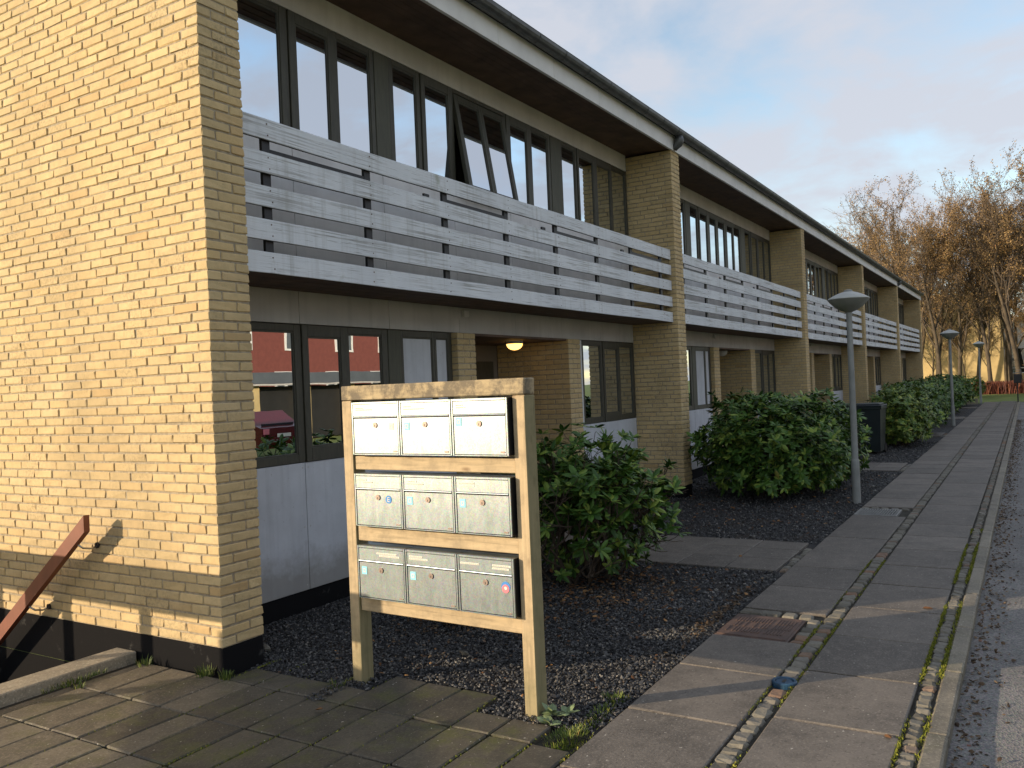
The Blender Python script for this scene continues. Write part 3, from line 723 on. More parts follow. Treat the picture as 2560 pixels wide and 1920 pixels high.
# nine mailboxes, each a thing
rows = [(1.412,'top row'),(.974,'middle row'),(.532,'bottom row')]
BW, BH = .383, .323
where = [('by the post nearer the wall','left'),('between two others','mid'),('by the greenish post','right')]
look = {(0,0):('with a faint pale sticker',None),(0,1):('with a pale cyan sticker','c'),(0,2):('with a cyan sticker under its flap','c2'),
        (1,0):('with a round blue sticker','b'),(1,1):('with a cyan sticker','c'),(1,2):('with a cyan sticker','c'),
        (2,0):('with a cyan sticker','c'),(2,1):('with a cyan sticker','c'),(2,2):('with a round blue and red sticker','r')}
def sticker_square(m, par, x, z, k=1.):
    s_ = MB().box(x-.021*k, x+.021*k, -.0035, -.0015, z-.024*k, z+.024*k, 0).build('sticker', m, par)
    w = MB()
    for q in ((-.011,.011,.007,.012),(-.011,.011,-.012,-.007),(-.011,-.006,-.007,.007),(.006,.011,-.007,.007)): w.box(x+q[0]*k, x+q[1]*k, -.0045, -.0034, z+q[2]*k, z+q[3]*k, 0)
    w.build('sticker_mark', m_label, s_)
def disc(mb, x, z, r, y0, y1, k=18, a0=0, a1=2*math.pi):
    a = np.linspace(a0, a1, k+1); pts = [(x+r*math.cos(t), z+r*math.sin(t)) for t in a]
    if abs(a1-a0-2*math.pi) < 1e-6: pts = pts[:-1]
    return mb.prism([(u, v) for u, v in pts], 1, y0, y1)
ca, sa = math.cos(SA), math.sin(SA)
for ri, (zb, rn) in enumerate(rows):
    for ci in range(3):
        s0 = .048+ci*.3875; ly = -.036
        mx = empty('mailbox', (.303+ca*s0-sa*ly, -.903+sa*s0+ca*ly, zb), SA)
        tag(mx, 'mailbox in the %s %s, %s' % (rn, where[ci][0], look[(ri,ci)][0]), 'mailbox', 'mailboxes on the pine stand')
        box('body', m_black, mx, .004, BW-.004, .004, .16, .003, BH-.003, .004)
        f_ = MB(); f_.box(0,.012,-.004,.004,0,BH,.002).box(BW-.012,BW,-.004,.004,0,BH,.002).box(.012,BW-.012,-.004,.004,BH-.014,BH,.002).box(.012,BW-.012,-.004,.004,0,.006,.001)
        f_.build('face_frame', m_galv, mx)
        dz = BH*.70
        box('top_plate', m_galv, mx, .002, BW-.002, .0045, .10, BH-.002, BH, .0005)
        MB().box(.0145, BW-.0145, -.0015, .003, .0085, dz-.004, .0015).build('door', m_galv, mx)
        fl = MB(); fl.prism([(-.0015,BH-.0165),(.003,BH-.0165),(.003,dz),(-.0065,dz+.001),(-.0075,dz+.004),(-.0065,dz+.0065),(-.002,dz+.0105)], 0, .0145, BW-.0145)
        flo = fix_normals(fl.build('flap', m_galv, mx))
        lk = MB(); disc(lk, BW*.5, dz-.045, .0165, -.007, -.001); fix_normals(lk.build('lock', m_lock, mx))
        MB().box(BW*.5-.002, BW*.5+.002, -.0078, -.0068, dz-.055, dz-.043, 0).build('keyhole', m_black, mx)
        MB().box(BW-.055, BW-.024, -.004, -.001, .018, .027, .001).build('badge', m_lock, mx)
        # name labels on the flap
        y_ = -.0035
        lines = [[(.03,.10,.02),(.03,.17,.032)],[(.03,.09,.02),(.03,.19,.034)],[(.03,.085,.02),(.03,.10,.034)],
                 [(.02,.10,.022),(.07,.15,.036)],[(.04,.11,.022),(.03,.16,.036)],[(.03,.14,.022),(.08,.14,.036)],
                 [(.16,.32,.024),(.18,.34,.038)],[(.03,.13,.022),(.03,.17,.036)],[(.02,.15,.03),(.24,.37,.028),(.24,.35,.044)]][ri*3+ci]
        for (u0, u1, dn) in lines: MB().box(u0, min(u1,BW-.02), y_, y_+.0015, BH-.0165-dn-.005, BH-.0165-dn+.005, 0).build('name_label', m_label, flo)
        pt = MB()
        for (u0, u1, dn) in lines:
            u = u0+.006
            while u < min(u1, BW-.02)-.012:
                w_ = random.uniform(.005,.014); pt.box(u, u+w_, y_-.0008, y_+.0002, BH-.0165-dn-.0022, BH-.0165-dn+.0016, 0); u += w_+.004
        pt.build('label_print', m_print, flo, kind='stuff')
        kd = look[(ri,ci)][1]; xs_, zs_ = .055, dz-.055
        if kd == 'c': sticker_square(m_cyan, mx, xs_, zs_)
        if kd == 'c2': sticker_square(m_cyan, mx, .05, dz-.033)
        if kd is None: sticker_square(m_label, mx, .32, dz-.055, .9)
        if kd == 'b':
            q = MB(); disc(q, .275, dz-.055, .024, -.0035, -.0015); so_ = fix_normals(q.build('sticker', m_blue_st, mx))
            w = MB()
            for z in (.012, 0, -.012): w.box(.268, .284, -.0045, -.0034, dz-.055+z-.002, dz-.055+z+.002, 0)
            w.box(.266,.270,-.0045,-.0034,dz-.069,dz-.041,0); w.build('sticker_mark', m_label, so_)
        if kd == 'r':
            q = MB(); disc(q, .325, dz-.06, .030, -.0030, -.0015); so_ = fix_normals(q.build('sticker', m_blue_st, mx))
            w = MB(); disc(w, .324, dz-.070, .024, -.0042, -.0029); fix_normals(w.build('sticker_mark', m_red_st, so_))
            w = MB(); disc(w, .325, dz-.066, .009, -.0050, -.0041); fix_normals(w.build('sticker_mark', m_label, so_))
# ------------------------------------------------------------------ handrail on the gable
hr = empty('handrail'); tag(hr, 'red brown wooden handrail sloping down the sunlit gable wall', 'handrail')
def rail_prism(p0, p1, th, w):
    # p0,p1 top points (y,z); rail hangs between x=-.13-w.. and -.13
    (y0, z0), (y1, z1) = p0, p1
    return MB().prism([(y0,z0),(y0,z0-th),(y1,z1-th),(y1,z1)], 0, -.125-w, -.125)
fix_normals(rail_prism((1.20,1.01), (3.6,-.85), .118, .045).build('rail', m_rail_red, hr))
for (yy, zz_) in ((1.33,.80),(1.98,.29)):
    MB().tube([(0.02,yy-.02,zz_-.035),(-.05,yy-.02,zz_-.05),(-.10,yy,zz_-.04),(-.145,yy+.01,zz_+.0)], .007, 8).build('bracket', m_chrome, hr, smooth=True)
    m = MB(); m.tube([(.006,yy-.02,zz_-.035),(-.012,yy-.02,zz_-.035)], .022, 12); m.build('wall_plate', m_steel, hr)
# ------------------------------------------------------------------ covers in the pavement
ic = empty('inspection_cover', (2.39,-2.825,0)); tag(ic, 'rusty ribbed cast iron cover set in the pavement slabs', 'inspection cover')
box('frame', m_iron, ic, -.285, .285, -.252, .252, -.05, -.004, .004)
box('plate', m_iron, ic, -.268, .268, -.236, .236, -.012, .002, .003)
for i in range(19):
    for j in range(3):
        if random.random() < .12: continue
        box('rib', m_iron, ic, -.19+j*.13, -.19+j*.13+.115, -.212+i*.0225, -.212+i*.0225+.011, .001, .008, .002)
dg = empty('drain_grate', (7.92,-2.83,0)); tag(dg, 'pale metal drain grate in the pavement near the lamp post', 'drain grate')
fr = MB(); fr.box(-.27,.27,-.25,-.225,-.05,.004,.002).box(-.27,.27,.225,.25,-.05,.004,.002).box(-.27,-.245,-.225,.225,-.05,.004,.002).box(.245,.27,-.225,.225,-.05,.004,.002); fr.build('frame', m_grate, dg)
for i in range(15): box('bar', m_grate, dg, -.245, .245, -.215+i*.030, -.215+i*.030+.014, -.03, .003, .002)
box('shadow_pit', m_joint, dg, -.26, .26, -.24, .24, -.09, -.05, 0)
vc = empty('valve_cover', (1.325,-3.245,0)); tag(vc, 'round blue water valve cover among the granite setts', 'valve cover')
MB().lathe([(.052,-.05),(.072,-.05),(.072,.006),(.067,.011),(.055,.011),(.052,.006),(.052,-.02),(.001,-.02)][::-1], 28).build('ring', m_valve, vc)
MB().lathe([(.001,.006),(.046,.006),(.049,.002),(.049,-.02)][::-1], 28).build('lid', m_valve, vc)
box('lifting_slot', m_steel, vc, -.026, .026, -.009, .009, .005, .0085, .001)
# ------------------------------------------------------------------ lamp posts
def lamp(x, y, k, label, lean=(0,0)):
    o = empty('street_lamp', (x,y,-.02)); o.rotation_euler = (lean[0], lean[1], 0); o.scale = (1,1,k)
    tag(o, label, 'street lamp', 'lamp posts along the pavement')
    MB().tube([(0,0,-.1),(0,0,.58),(0,0,.61)], [.058,.056,.050], 16).build('base_sleeve', m_lampgrey, o, smooth=False)
    MB().tube([(0,0,.6),(0,0,1.6),(0,0,2.68)], [.045,.042,.038], 16).build('pole', m_lampgrey, o)
    MB().lathe([(.035,2.64),(.06,2.655),(.11,2.675),(.18,2.72),(.25,2.79),(.272,2.825)], 36).build('bowl', m_lampbowl, o, smooth=True)
    MB().lathe([(.274,2.822),(.282,2.826),(.272,2.838),(.21,2.875),(.13,2.912),(.06,2.932),(.055,2.934)], 36).build('shade', m_lampshade, o, smooth=True)
    MB().lathe([(.056,2.93),(.058,2.945),(.05,2.955),(.02,2.962),(.001,2.963)], 20).build('cap', m_lampgrey, o, smooth=True)
    return o
lamp(8.83, -2.43, 1.0, 'grey lamp post with saucer shade beside the large leafy bush', (.002,0))
lamp(26.44, -2.45, 1.03, 'grey lamp post with saucer shade beside the far hedge of bushes', (.0,0))
lamp(45.6, -2.42, 1.06, 'small far lamp post with saucer shade at the end of the pavement', (.004,0))
# ------------------------------------------------------------------ wheelie bins
def wheelie(x, y, rz, label):
    o = empty('wheelie_bin', (x,y,-.02), rz); tag(o, label, 'bin', 'wheelie bins between the bushes')
    m = MB(); w0, w1, d0, d1, h = .24, .285, .27, .34, 1.04
    V = [(-w0,-d0,.06),(w0,-d0,.06),(w0,d0,.06),(-w0,d0,.06),(-w1,-d1,h),(w1,-d1,h),(w1,d1,h),(-w1,d1,h)]
    m.add(V, [[(3,2,1,0),(4,5,6,7),(0,1,5,4),(1,2,6,5),(2,3,7,6),(3,0,4,7)]]); m.box(-w1-.02, w1+.02, -d1-.02, d1+.02, h-.06, h, .008); m.build('body', m_bin, o)
    l_ = MB(); l_.box(-w1-.03, w1+.03, -d1-.04, d1+.03, h+.002, h+.035, .012).box(-w1+.02, w1-.02, -d1+.02, d1-.04, h+.03, h+.075, .03); l_.build('lid', m_bin_lid, o)
    MB().tube([(-w1,d1+.06,h-.03),(w1,d1+.06,h-.03)], .015, 8).build('handle', m_bin, o)
    for s_ in (-1,1): MB().tube([(s_*.20,d0+.03,.10),(s_*.26,d0+.03,.10)], .10, 16).build('wheel', m_rubber, o)
    return o
wheelie(16.6, -1.48, math.radians(-92), 'dark wheelie bin standing nearest the pavement between two bushes')
wheelie(16.7, -.80, math.radians(-88), 'dark wheelie bin standing on the house side of its twin')
# ------------------------------------------------------------------ shrubs
LT = np.array([(0,0,0),(.36,0,.05),(.72,0,.035),(1,0,-.05),(.36,.5,0),(.72,.42,-.01),(.36,-.5,0),(.72,-.42,-.01)])  # length, half-width, lift
LTRI = np.array([(0,4,1),(0,1,6),(2,5,3),(2,3,7)]); LQ = np.array([(1,4,5,2),(1,2,7,6)])
def norm(a): return a/(np.linalg.norm(a, axis=-1, keepdims=True)+1e-9)
def leaves(base, axis, length, width, droop, rng, n=8):
    """rosettes: base (k,3), axis (k,3)"""
    k = len(base); ax = norm(axis); ref = np.where(np.abs(ax[:,2:3]) < .9, [[0,0,1.]], [[1.,0,0]]); u = norm(np.cross(ax, ref)); v = np.cross(ax, u)
    ph = rng.uniform(0, 6.28, (k,1))+np.arange(n)[None]*2.399+rng.normal(0,.15,(k,n)); el = np.clip(rng.normal(droop, .28, (k,n)), -.5, 1.3)
    out = np.cos(ph)[...,None]*u[:,None]+np.sin(ph)[...,None]*v[:,None]
    d = norm(out*np.cos(el)[...,None]+ax[:,None]*np.sin(el)[...,None]); nrm = norm(ax[:,None]*np.cos(el)[...,None]-out*np.sin(el)[...,None]+rng.normal(0,.12,(k,n,3))); w = norm(np.cross(nrm, d)); nrm = np.cross(d, w)
    L = length*rng.uniform(.65,1.15,(k,n,1)); Wd = L*width*rng.uniform(.85,1.15,(k,n,1))
    t = LT
    V = base[:,None,None]+d[:,:,None]*(L[:,:,None]*t[None,None,:,0:1])+w[:,:,None]*(Wd[:,:,None]*t[None,None,:,1:2])+nrm[:,:,None]*(L[:,:,None]*t[None,None,:,2:3])
    m = k*n; V = V.reshape(-1,3); o = (np.arange(m)*8)[:,None,None]
    return V, [(LTRI[None]+o).reshape(-1,3), (LQ[None]+o).reshape(-1,4)]
def stems(paths, k=5):
    m = MB()
    for p_, r in paths: m.tube(p_, r, k, False)
    return m
def shrub(name, c, R, H, nros, label, seed, mat=m_rhodo, leaf=.115, width=.40, lean=(0,0), power=2.6, zmin=.12, inner=.35, n=8, group='rhododendron bushes in the gravel bed', nst=26):
    rng = np.random.default_rng(seed); o = empty(name, (c[0],c[1],-.03)); tag(o, label, 'bush', group)
    th = rng.uniform(0, 2*math.pi, nros*2); zz_ = rng.uniform(-1, 1, nros*2); d = np.stack([np.sqrt(1-zz_**2)*np.cos(th), np.sqrt(1-zz_**2)*np.sin(th), zz_], -1)
    rad = (np.abs(d)**power).sum(1)**(-1/power)
    lump = 1+.13*np.sin(d[:,0]*5+seed)*np.sin(d[:,1]*6+1.3*seed)+.07*np.sin(d[:,2]*7+d[:,0]*4+seed*2)+rng.normal(0,.055,len(d))
    dep = 1-inner*rng.random(len(d))**2.2
    p_ = d*(rad*lump*dep)[:,None]*np.array([R[0],R[1],H/2])+np.array([0,0,H/2])
    p_[:,0] += lean[0]*p_[:,2]; p_[:,1] += lean[1]*p_[:,2]
    keep = p_[:,2] > zmin+rng.random(len(p_))*.12; p_ = p_[keep][:nros]; d = d[keep][:nros]
    ax = norm(d*np.array([1/R[0],1/R[1],2/H])*.6+np.array([0,0,.75])+rng.normal(0,.28,p_.shape))
    V, P = leaves(p_, ax, leaf, width, .22, rng, n); link('foliage', mesh('leaves', V, P), mat, o)
    sp = []
    for i in range(nst):
        q = p_[rng.integers(len(p_))]; b = np.array([rng.normal(0,R[0]*.22), rng.normal(0,R[1]*.22), 0]); mid = b*.4+q*.6+rng.normal(0,.06,3); mid[2] = q[2]*.5
        sp.append((np.array([b, (b+mid)/2+rng.normal(0,.03,3), mid, q*.98]), np.array([.016,.013,.010,.005])))
    stems(sp).build('stem', m_stem, o); return o
# leggy bush behind the mailbox stand
def leggy(c, label, seed):
    rng = np.random.default_rng(seed); o = empty('rhododendron', (c[0],c[1],-.03)); tag(o, label, 'bush', 'rhododendron bushes in the gravel bed')
    sp, tips, dirs = [], [], []
    def grow(p0, d, L, r, lv):
        pts = [p0]; 
        for i in range(4):
            d = norm(d+rng.normal(0,.16,3)+np.array([0,0,.10])); pts.append(pts[-1]+d*L/4)
        pts = np.array(pts); sp.append((pts, np.linspace(r, r*.6, 5)))
        if lv >= 3 or (lv == 2 and rng.random() < .2): tips.append(pts[-1]); dirs.append(d); return
        for i in range(rng.integers(2,5)):
            t = rng.uniform(.35,1); q = pts[min(4, int(t*4)+1)]; nd = norm(d+rng.normal(0,.55,3)+np.array([0,0,.05])); grow(q, nd, L*rng.uniform(.5,.8), r*.62, lv+1)
    for i in range(32):
        a = rng.uniform(0,6.28); b = np.array([math.cos(a)*rng.uniform(0,.42), math.sin(a)*rng.uniform(0,.42), 0])
        grow(b, norm(np.array([math.cos(a)*.62, math.sin(a)*.62, .85])+rng.normal(0,.15,3)), rng.uniform(.44,.66), .015, 0)
    tips = np.array(tips); dirs = np.array(dirs)
    ok = (tips[:,2] > .06) & (tips[:,2] < 1.50) & (np.hypot(tips[:,0], tips[:,1]) < .90) & (tips[:,0] > -.75)
    f = np.clip((1.38+.06*np.sin(tips[:,0]*9)+.05*np.sin(tips[:,1]*7))/np.maximum(tips[:,2],1e-3), 0, 1); tips[:,2] *= f
    tips, dirs = tips[ok], dirs[ok]; wt = rng.random(len(tips)) < np.clip(tips[:,2]*1.5, .4, 1); t2, d2 = tips[wt], dirs[wt]
    V, P = leaves(t2, norm(d2+np.array([0,0,.5])), .118, .38, .25, rng, 9); link('foliage', mesh('leaves', V, P), m_rhodo, o)
    nl_ = 120; a = rng.uniform(0,6.28,nl_); r = .68*np.sqrt(rng.uniform(.2,1,nl_)); q = np.stack([r*np.cos(a)*.9+.08, r*np.sin(a), rng.uniform(.10,.85,nl_)],-1)
    t2 = np.concatenate([t2, q]); d2 = np.concatenate([d2, norm(q*np.array([1,1,.2]))])
    V, P = leaves(q, norm(d2[-nl_:]+np.array([0,0,.4])), .11, .38, .2, rng, 8); link('foliage', mesh('leaves', V, P), m_rhodo, o)
    k = rng.random(len(t2)) < .16; V, P = leaves(t2[k]+np.array([0,0,.02]), norm(d2[k]+np.array([0,0,1.])), .075, .34, .55, rng, 6); link('young_foliage', mesh('leaves', V, P), m_rhodo2, o)
    sp2 = []
    for q, r in sp:
        q = q.copy(); q[:,2] = np.minimum(q[:,2], 1.36); sp2.append((q, r))
    stems(sp2).build('stem', m_stem, o); return o
leggy((3.45,-.90), 'leggy open rhododendron with bare stems right behind the mailbox stand', 3)
shrub('rhododendron', (9.80,-1.16), (1.50,1.0), 1.46, 1700, 'large dense dark green rhododendron behind the nearest lamp post', 11, n=8, leaf=.125, power=3.4)
shrub('rhododendron', (12.1,-1.75), (.45,.35), .95, 90, 'small loose rhododendron between the large bush and the wheelie bins', 12, leaf=.12, nst=14)
shrub('rhododendron', (19.1,-1.85), (1.5,.62), 1.36, 900, 'yellowish green rhododendron right beside the wheelie bins', 13, mat=m_rhodo2, leaf=.12)
shrub('rhododendron', (22.3,-1.55), (1.7,.85), 1.35, 750, 'dark rhododendron behind the yellowish green bush', 14, leaf=.13)
shrub('rhododendron', (27.6,-1.35), (3.0,.85), 1.45, 900, 'wide dark rhododendron beside the second lamp post', 15, leaf=.15)
shrub('rhododendron', (34.5,-1.3), (3.0,.9), 1.4, 700, 'dark rhododendron beyond the second lamp post', 16, leaf=.17)
shrub('rhododendron', (41.0,-1.3), (2.8,.9), 1.45, 600, 'farthest rhododendron at the end of the terrace', 17, leaf=.18)
shrub('rhododendron', (15.2,.05), (.8,.45), 1.18, 300, 'low rhododendron against the house behind the wheelie bins', 18, leaf=.13)
# low green shrub tucked under the stand
shrub('low_shrub', (1.75,-.75), (.26,.22), .30, 26, 'low dark leafy seedling on the gravel under the mailbox stand', 19, leaf=.10, zmin=.05, nst=5, group='low weeds')
# ------------------------------------------------------------------ gravel stones, leaves, weeds
def rocks(n, xr, yr, size, rng, mask=None, z=-.022):
    x = rng.uniform(*xr, n); y = rng.uniform(*yr, n)
    if mask is not None: k = mask(x, y); x, y = x[k], y[k]
    n = len(x); base = np.array([(1,0,0),(-1,0,0),(0,1,0),(0,-1,0),(0,0,1),(0,0,-1)], float)
    F = np.array([(0,2,4),(2,1,4),(1,3,4),(3,0,4),(2,0,5),(1,2,5),(3,1,5),(0,3,5)])
    s_ = rng.uniform(size[0], size[1], (n,1,1))*np.array([1,.8,.6])[None,None]; V = base[None]*s_*rng.uniform(.7,1.3,(n,6,1))+rng.normal(0,.12,(n,6,3))*s_
    q = norm(rng.normal(0,1,(n,4))); w_, a, b, c = q.T
    Rm = np.stack([np.stack([1-2*(b*b+c*c),2*(a*b-c*w_),2*(a*c+b*w_)],-1), np.stack([2*(a*b+c*w_),1-2*(a*a+c*c),2*(b*c-a*w_)],-1), np.stack([2*(a*c-b*w_),2*(b*c+a*w_),1-2*(a*a+b*b)],-1)], 1)
    V = np.einsum('nij,nkj->nki', Rm, V); V[:,:,2] = V[:,:,2]*.8
    V += np.stack([x, y, np.full(n, z)+rng.uniform(0,.016,n)], -1)[:,None]
    return V.reshape(-1,3), [(F[None]+(np.arange(n)*6)[:,None,None]).reshape(-1,3)]
rng = np.random.default_rng(21)
def in_bed(x, y):
    m = (y > -2.56) & (y < .74) & ~((x > 4.2) & (x < 5.66)) & ~((x > 12.9) & (x < 14.36)) & (x > .2)
    m &= ~((x < .47) & (y > -1.85) & (y < -1.04))
    m &= ~((x < .36) & (y > -.02))
    return m
gr = MB(); gr.add(*rocks(30000, (.18,3.0), (-2.56,.7), (.008,.0145), rng, in_bed)); gr.add(*rocks(17000, (2.6,9), (-2.56,.7), (.010,.018), rng, in_bed)); gr.add(*rocks(9000, (9,20), (-2.56,.7), (.014,.026), rng, in_bed))
gr.add(*rocks(260, (-.10,.24), (-.92,-.72), (.006,.013), rng, lambda x, y: y < -.8, -.004)); gr.add(*rocks(130, (.15,.36), (-2.45,-2.05), (.006,.012), rng, None, -.004))
gr.add(*rocks(900, (.3,6), (-2.5,.6), (.017,.028), rng, in_bed))
tag(gr.build('gravel', m_stone), 'loose dark slate chippings covering the bed', kind='stuff')
def flat_leaves(xy, size, rng, z, curl=.3):
    k = len(xy); a = rng.uniform(0,6.28,k); d = np.stack([np.cos(a),np.sin(a),rng.normal(0,curl,k)],-1); d = norm(d); up = norm(np.stack([rng.normal(0,curl,k),rng.normal(0,curl,k),np.ones(k)],-1)); w = norm(np.cross(up,d)); nrm = np.cross(d,w)
    L = (rng.uniform(.5,1.2,k)*size)[:,None]; base = np.c_[xy, np.full(k,z)+rng.uniform(0,.012,k)]
    V = base[:,None]+d[:,None]*(L[:,None]*LT[None,:,0:1])+w[:,None]*(L[:,None]*.62*LT[None,:,1:2])+nrm[:,None]*(L[:,None]*2.2*LT[None,:,2:3]); o = (np.arange(k)*8)[:,None,None]
    return V.reshape(-1,3), [(LTRI[None]+o).reshape(-1,3), (LQ[None]+o).reshape(-1,4)]
lf = MB()
xy = np.c_[rng.uniform(.45,3.0,95), rng.uniform(-2.5,-.3,95)]; lf.add(*flat_leaves(xy, .034, rng, .004))
xy = np.c_[rng.normal(3.2,.7,420), rng.normal(-1.2,.45,420)]; xy = xy[(xy[:,0] < 4.2) & (xy[:,1] > -2.5)]; lf.add(*flat_leaves(xy, .05, rng, .0))
xy = np.c_[rng.uniform(6,12,260), rng.uniform(-2.5,.2,260)]; lf.add(*flat_leaves(xy, .05, rng, .0))
dl = MB(); xy = np.concatenate([np.c_[rng.normal(1.9,.45,700), rng.normal(-.75,.3,700)], np.c_[rng.normal(3.0,.5,700), rng.normal(-1.5,.35,700)], np.c_[rng.normal(2.6,.5,260), -2.5+np.abs(rng.normal(0,.06,260))]]); xy = xy[(xy[:,0] < 4.15) & (xy[:,1] > -2.54) & (xy[:,1] < .7)]; dl.add(*flat_leaves(xy, .03, rng, -.004, .5))
tag(dl.build('leaf_drift', m_litter), 'dark brown rotting leaf drift under the near bush', kind='stuff')
tag(lf.build('fallen_leaves', m_fallen), 'scattered brown autumn leaves on the gravel', kind='stuff')
lr = MB(); xx = rng.uniform(-.5,30,3000); xy = np.c_[xx, -4.15-np.abs(rng.normal(0,.10,3000))]; lr.add(*flat_leaves(xy, .034, rng, -.064, .5))
xy = np.c_[rng.uniform(.5,30,260), rng.uniform(-6,-4.2,260)]; lr.add(*flat_leaves(xy, .022, rng, -.064, .4))
tag(lr.build('leaf_litter', m_litter), 'brown leaf litter gathered in the gutter below the kerb', kind='stuff')
for (x, y, z, s_, lb) in ((-.20,-1.02,.004,.06,'single orange brown leaf lying on the dark forecourt slabs'),(3.30,-3.86,.004,.09,'pale curled leaf at the setts beside the kerb'),(.78,-3.86,.004,.05,'small orange leaf on the pavement slab near the kerb'),(4.75,-2.0,.002,.10,'crumpled brown leaf on the garden path')):
    V, P = flat_leaves(np.array([[0.,0.]]), s_, rng, 0., .2); o = link('fallen_leaf', mesh('leaf', V, P), m_fallen, None, (x,y,z)); tag(o, lb, 'leaf', 'single fallen leaves')
def tuft(name, x, y, z, n, h, spread, label, mat=m_grass, cat='weed', group='grass tufts and weeds', sx=1., sy=1.):
    a = rng.uniform(0,6.28,n); r = spread*np.sqrt(rng.random(n)); b = np.stack([r*np.cos(a)*sx, r*np.sin(a)*sy, np.zeros(n)],-1); lean_ = np.stack([np.cos(a)*rng.uniform(.1,.7,n), np.sin(a)*rng.uniform(.1,.7,n), np.ones(n)],-1)
    H_ = h*rng.uniform(.4,1.15,n)[:,None]; tip = b+norm(lean_)*H_; mid = b+norm(lean_*np.array([.6,.6,1]))*H_*.55; t = np.stack([-np.sin(a),np.cos(a),np.zeros(n)],-1)*.0035
    V = np.stack([b-t, b+t, mid+t*.8, mid-t*.8, tip], 1).reshape(-1,3); o = (np.arange(n)*5)[:,None]
    me = mesh(name, V, [np.array([(0,1,2,3)])+o, np.array([(3,2,4)])+o]); ob = link(name, me, mat, None, (x,y,z)); tag(ob, label, cat, group); return ob
tuft('grass_tuft', -.05,.12,-.01, 60,.075,.06,'green grass tuft against the black plinth under the gable')
tuft('grass_tuft', -.02,-.05,-.01, 50,.065,.05,'green grass tuft at the plinth corner of the gable')
tuft('grass_tuft', -.08,.70,-.01, 30,.07,.06,'dry little tuft at the plinth by the stairwell edging')
tuft('grass_tuft', -.56,.69,-.01, 25,.05,.04,'tiny weed in a joint between forecourt slabs')
tuft('grass_tuft', .16,-.83,-.01, 45,.045,.06,'weed tuft at the foot of the pine post nearer the wall')
tuft('grass_tuft', .10,-2.45,-.02, 420,.032,.16,'patch of short grass between the forecourt and the pavement slabs', sx=1.0, sy=.6)
tuft('grass_tuft', .42,-2.47,-.02, 150,.035,.14,'strip of grass along the pavement edge beside the gravel', sx=1.3, sy=.45)
tuft('grass_tuft', .70,-2.45,-.02, 110,.035,.08,'sparse grass sprouting from the gravel by the pavement edge')
tuft('grass_tuft', -.52,.80,.0, 130,.04,.12,'moss and weeds under the concrete edging of the stairwell', sx=2.0, sy=.3)
wd = empty('broadleaf_weed', (.28,-2.27,-.01)); tag(wd, 'pale green broadleaf weed at the foot of the greenish post', 'weed', 'grass tufts and weeds')
V, P = leaves(np.array([[0,0,.03],[.07,-.05,.02],[.03,.08,.02],[-.08,-.02,.01]]), np.array([[0,0,1.]]*4), .075, .7, .35, rng, 7); link('leaf', mesh('leaves', V, P), plain('weed_leaf', (.16,.21,.10), .6, .2, 20, 0), wd)
# moss in the joints of the setts and forecourt
mo = MB()
def moss_line(n, x0, x1, y, w, h):
    x = rng.uniform(x0,x1,n); yy = y+rng.normal(0,w,n); kk = (np.sin(x*5.1+y*7)+np.sin(x*2.3+y)+rng.normal(0,.6,n)) > .1; x, yy = x[kk], yy[kk]; n = len(x)
    a = rng.uniform(0,6.28,(n,3)); r = rng.uniform(.003,.009,(n,1)); V = np.stack([x[:,None]+r*np.cos(a), yy[:,None]+r*np.sin(a), np.stack([np.full(n,-.008),np.full(n,-.006),rng.uniform(.2,1,n)*h],-1)],-1)
    mo.add(V.reshape(-1,3), [np.arange(n*3).reshape(-1,3)])
moss_line(6500,-1.2,7,-4.028,.008,.010); moss_line(6500,-1.2,7,-3.934,.007,.010); moss_line(2500,-1,5,-3.302,.006,.006); moss_line(2500,-1,5,-3.186,.006,.004)
for y in yb[3:]: moss_line(420,-1.6,.4,y,.006,.005)
tag(mo.build('moss', m_moss), 'yellow green moss growing in the paving joints', kind='stuff')
sb = MB().add(*rocks(1, (0,.001), (0,.001), (.05,.05), np.random.default_rng(5), None, 0)); o = sb.build('stone', m_cobble, None, (.40,.03,.06)); tag(o, 'pale lump of stone lying at the plinth corner', 'stone')
o = MB().add(*rocks(1, (0,.001), (0,.001), (.035,.035), np.random.default_rng(6), None, 0)).build('stone', m_cobble, None, (.98,-1.22,.012)); tag(o, 'pale round stone on the dark gravel under the stand', 'stone')
for i in range(9):
    o = MB().add(*rocks(1, (0,.001), (0,.001), (.035,.035), np.random.default_rng(60+i), None, 0)).build('pebble', m_label, None, (.52+i*.115+random.gauss(0,.02),.865+random.gauss(0,.012),1.315)); tag(o, 'pale pebble in the row on the inside window sill', 'pebble', 'pebbles on the window sill')
box('inner_sill', m_inner, bd, .36, 2.70, .82, .96, 1.26, 1.293, .003)
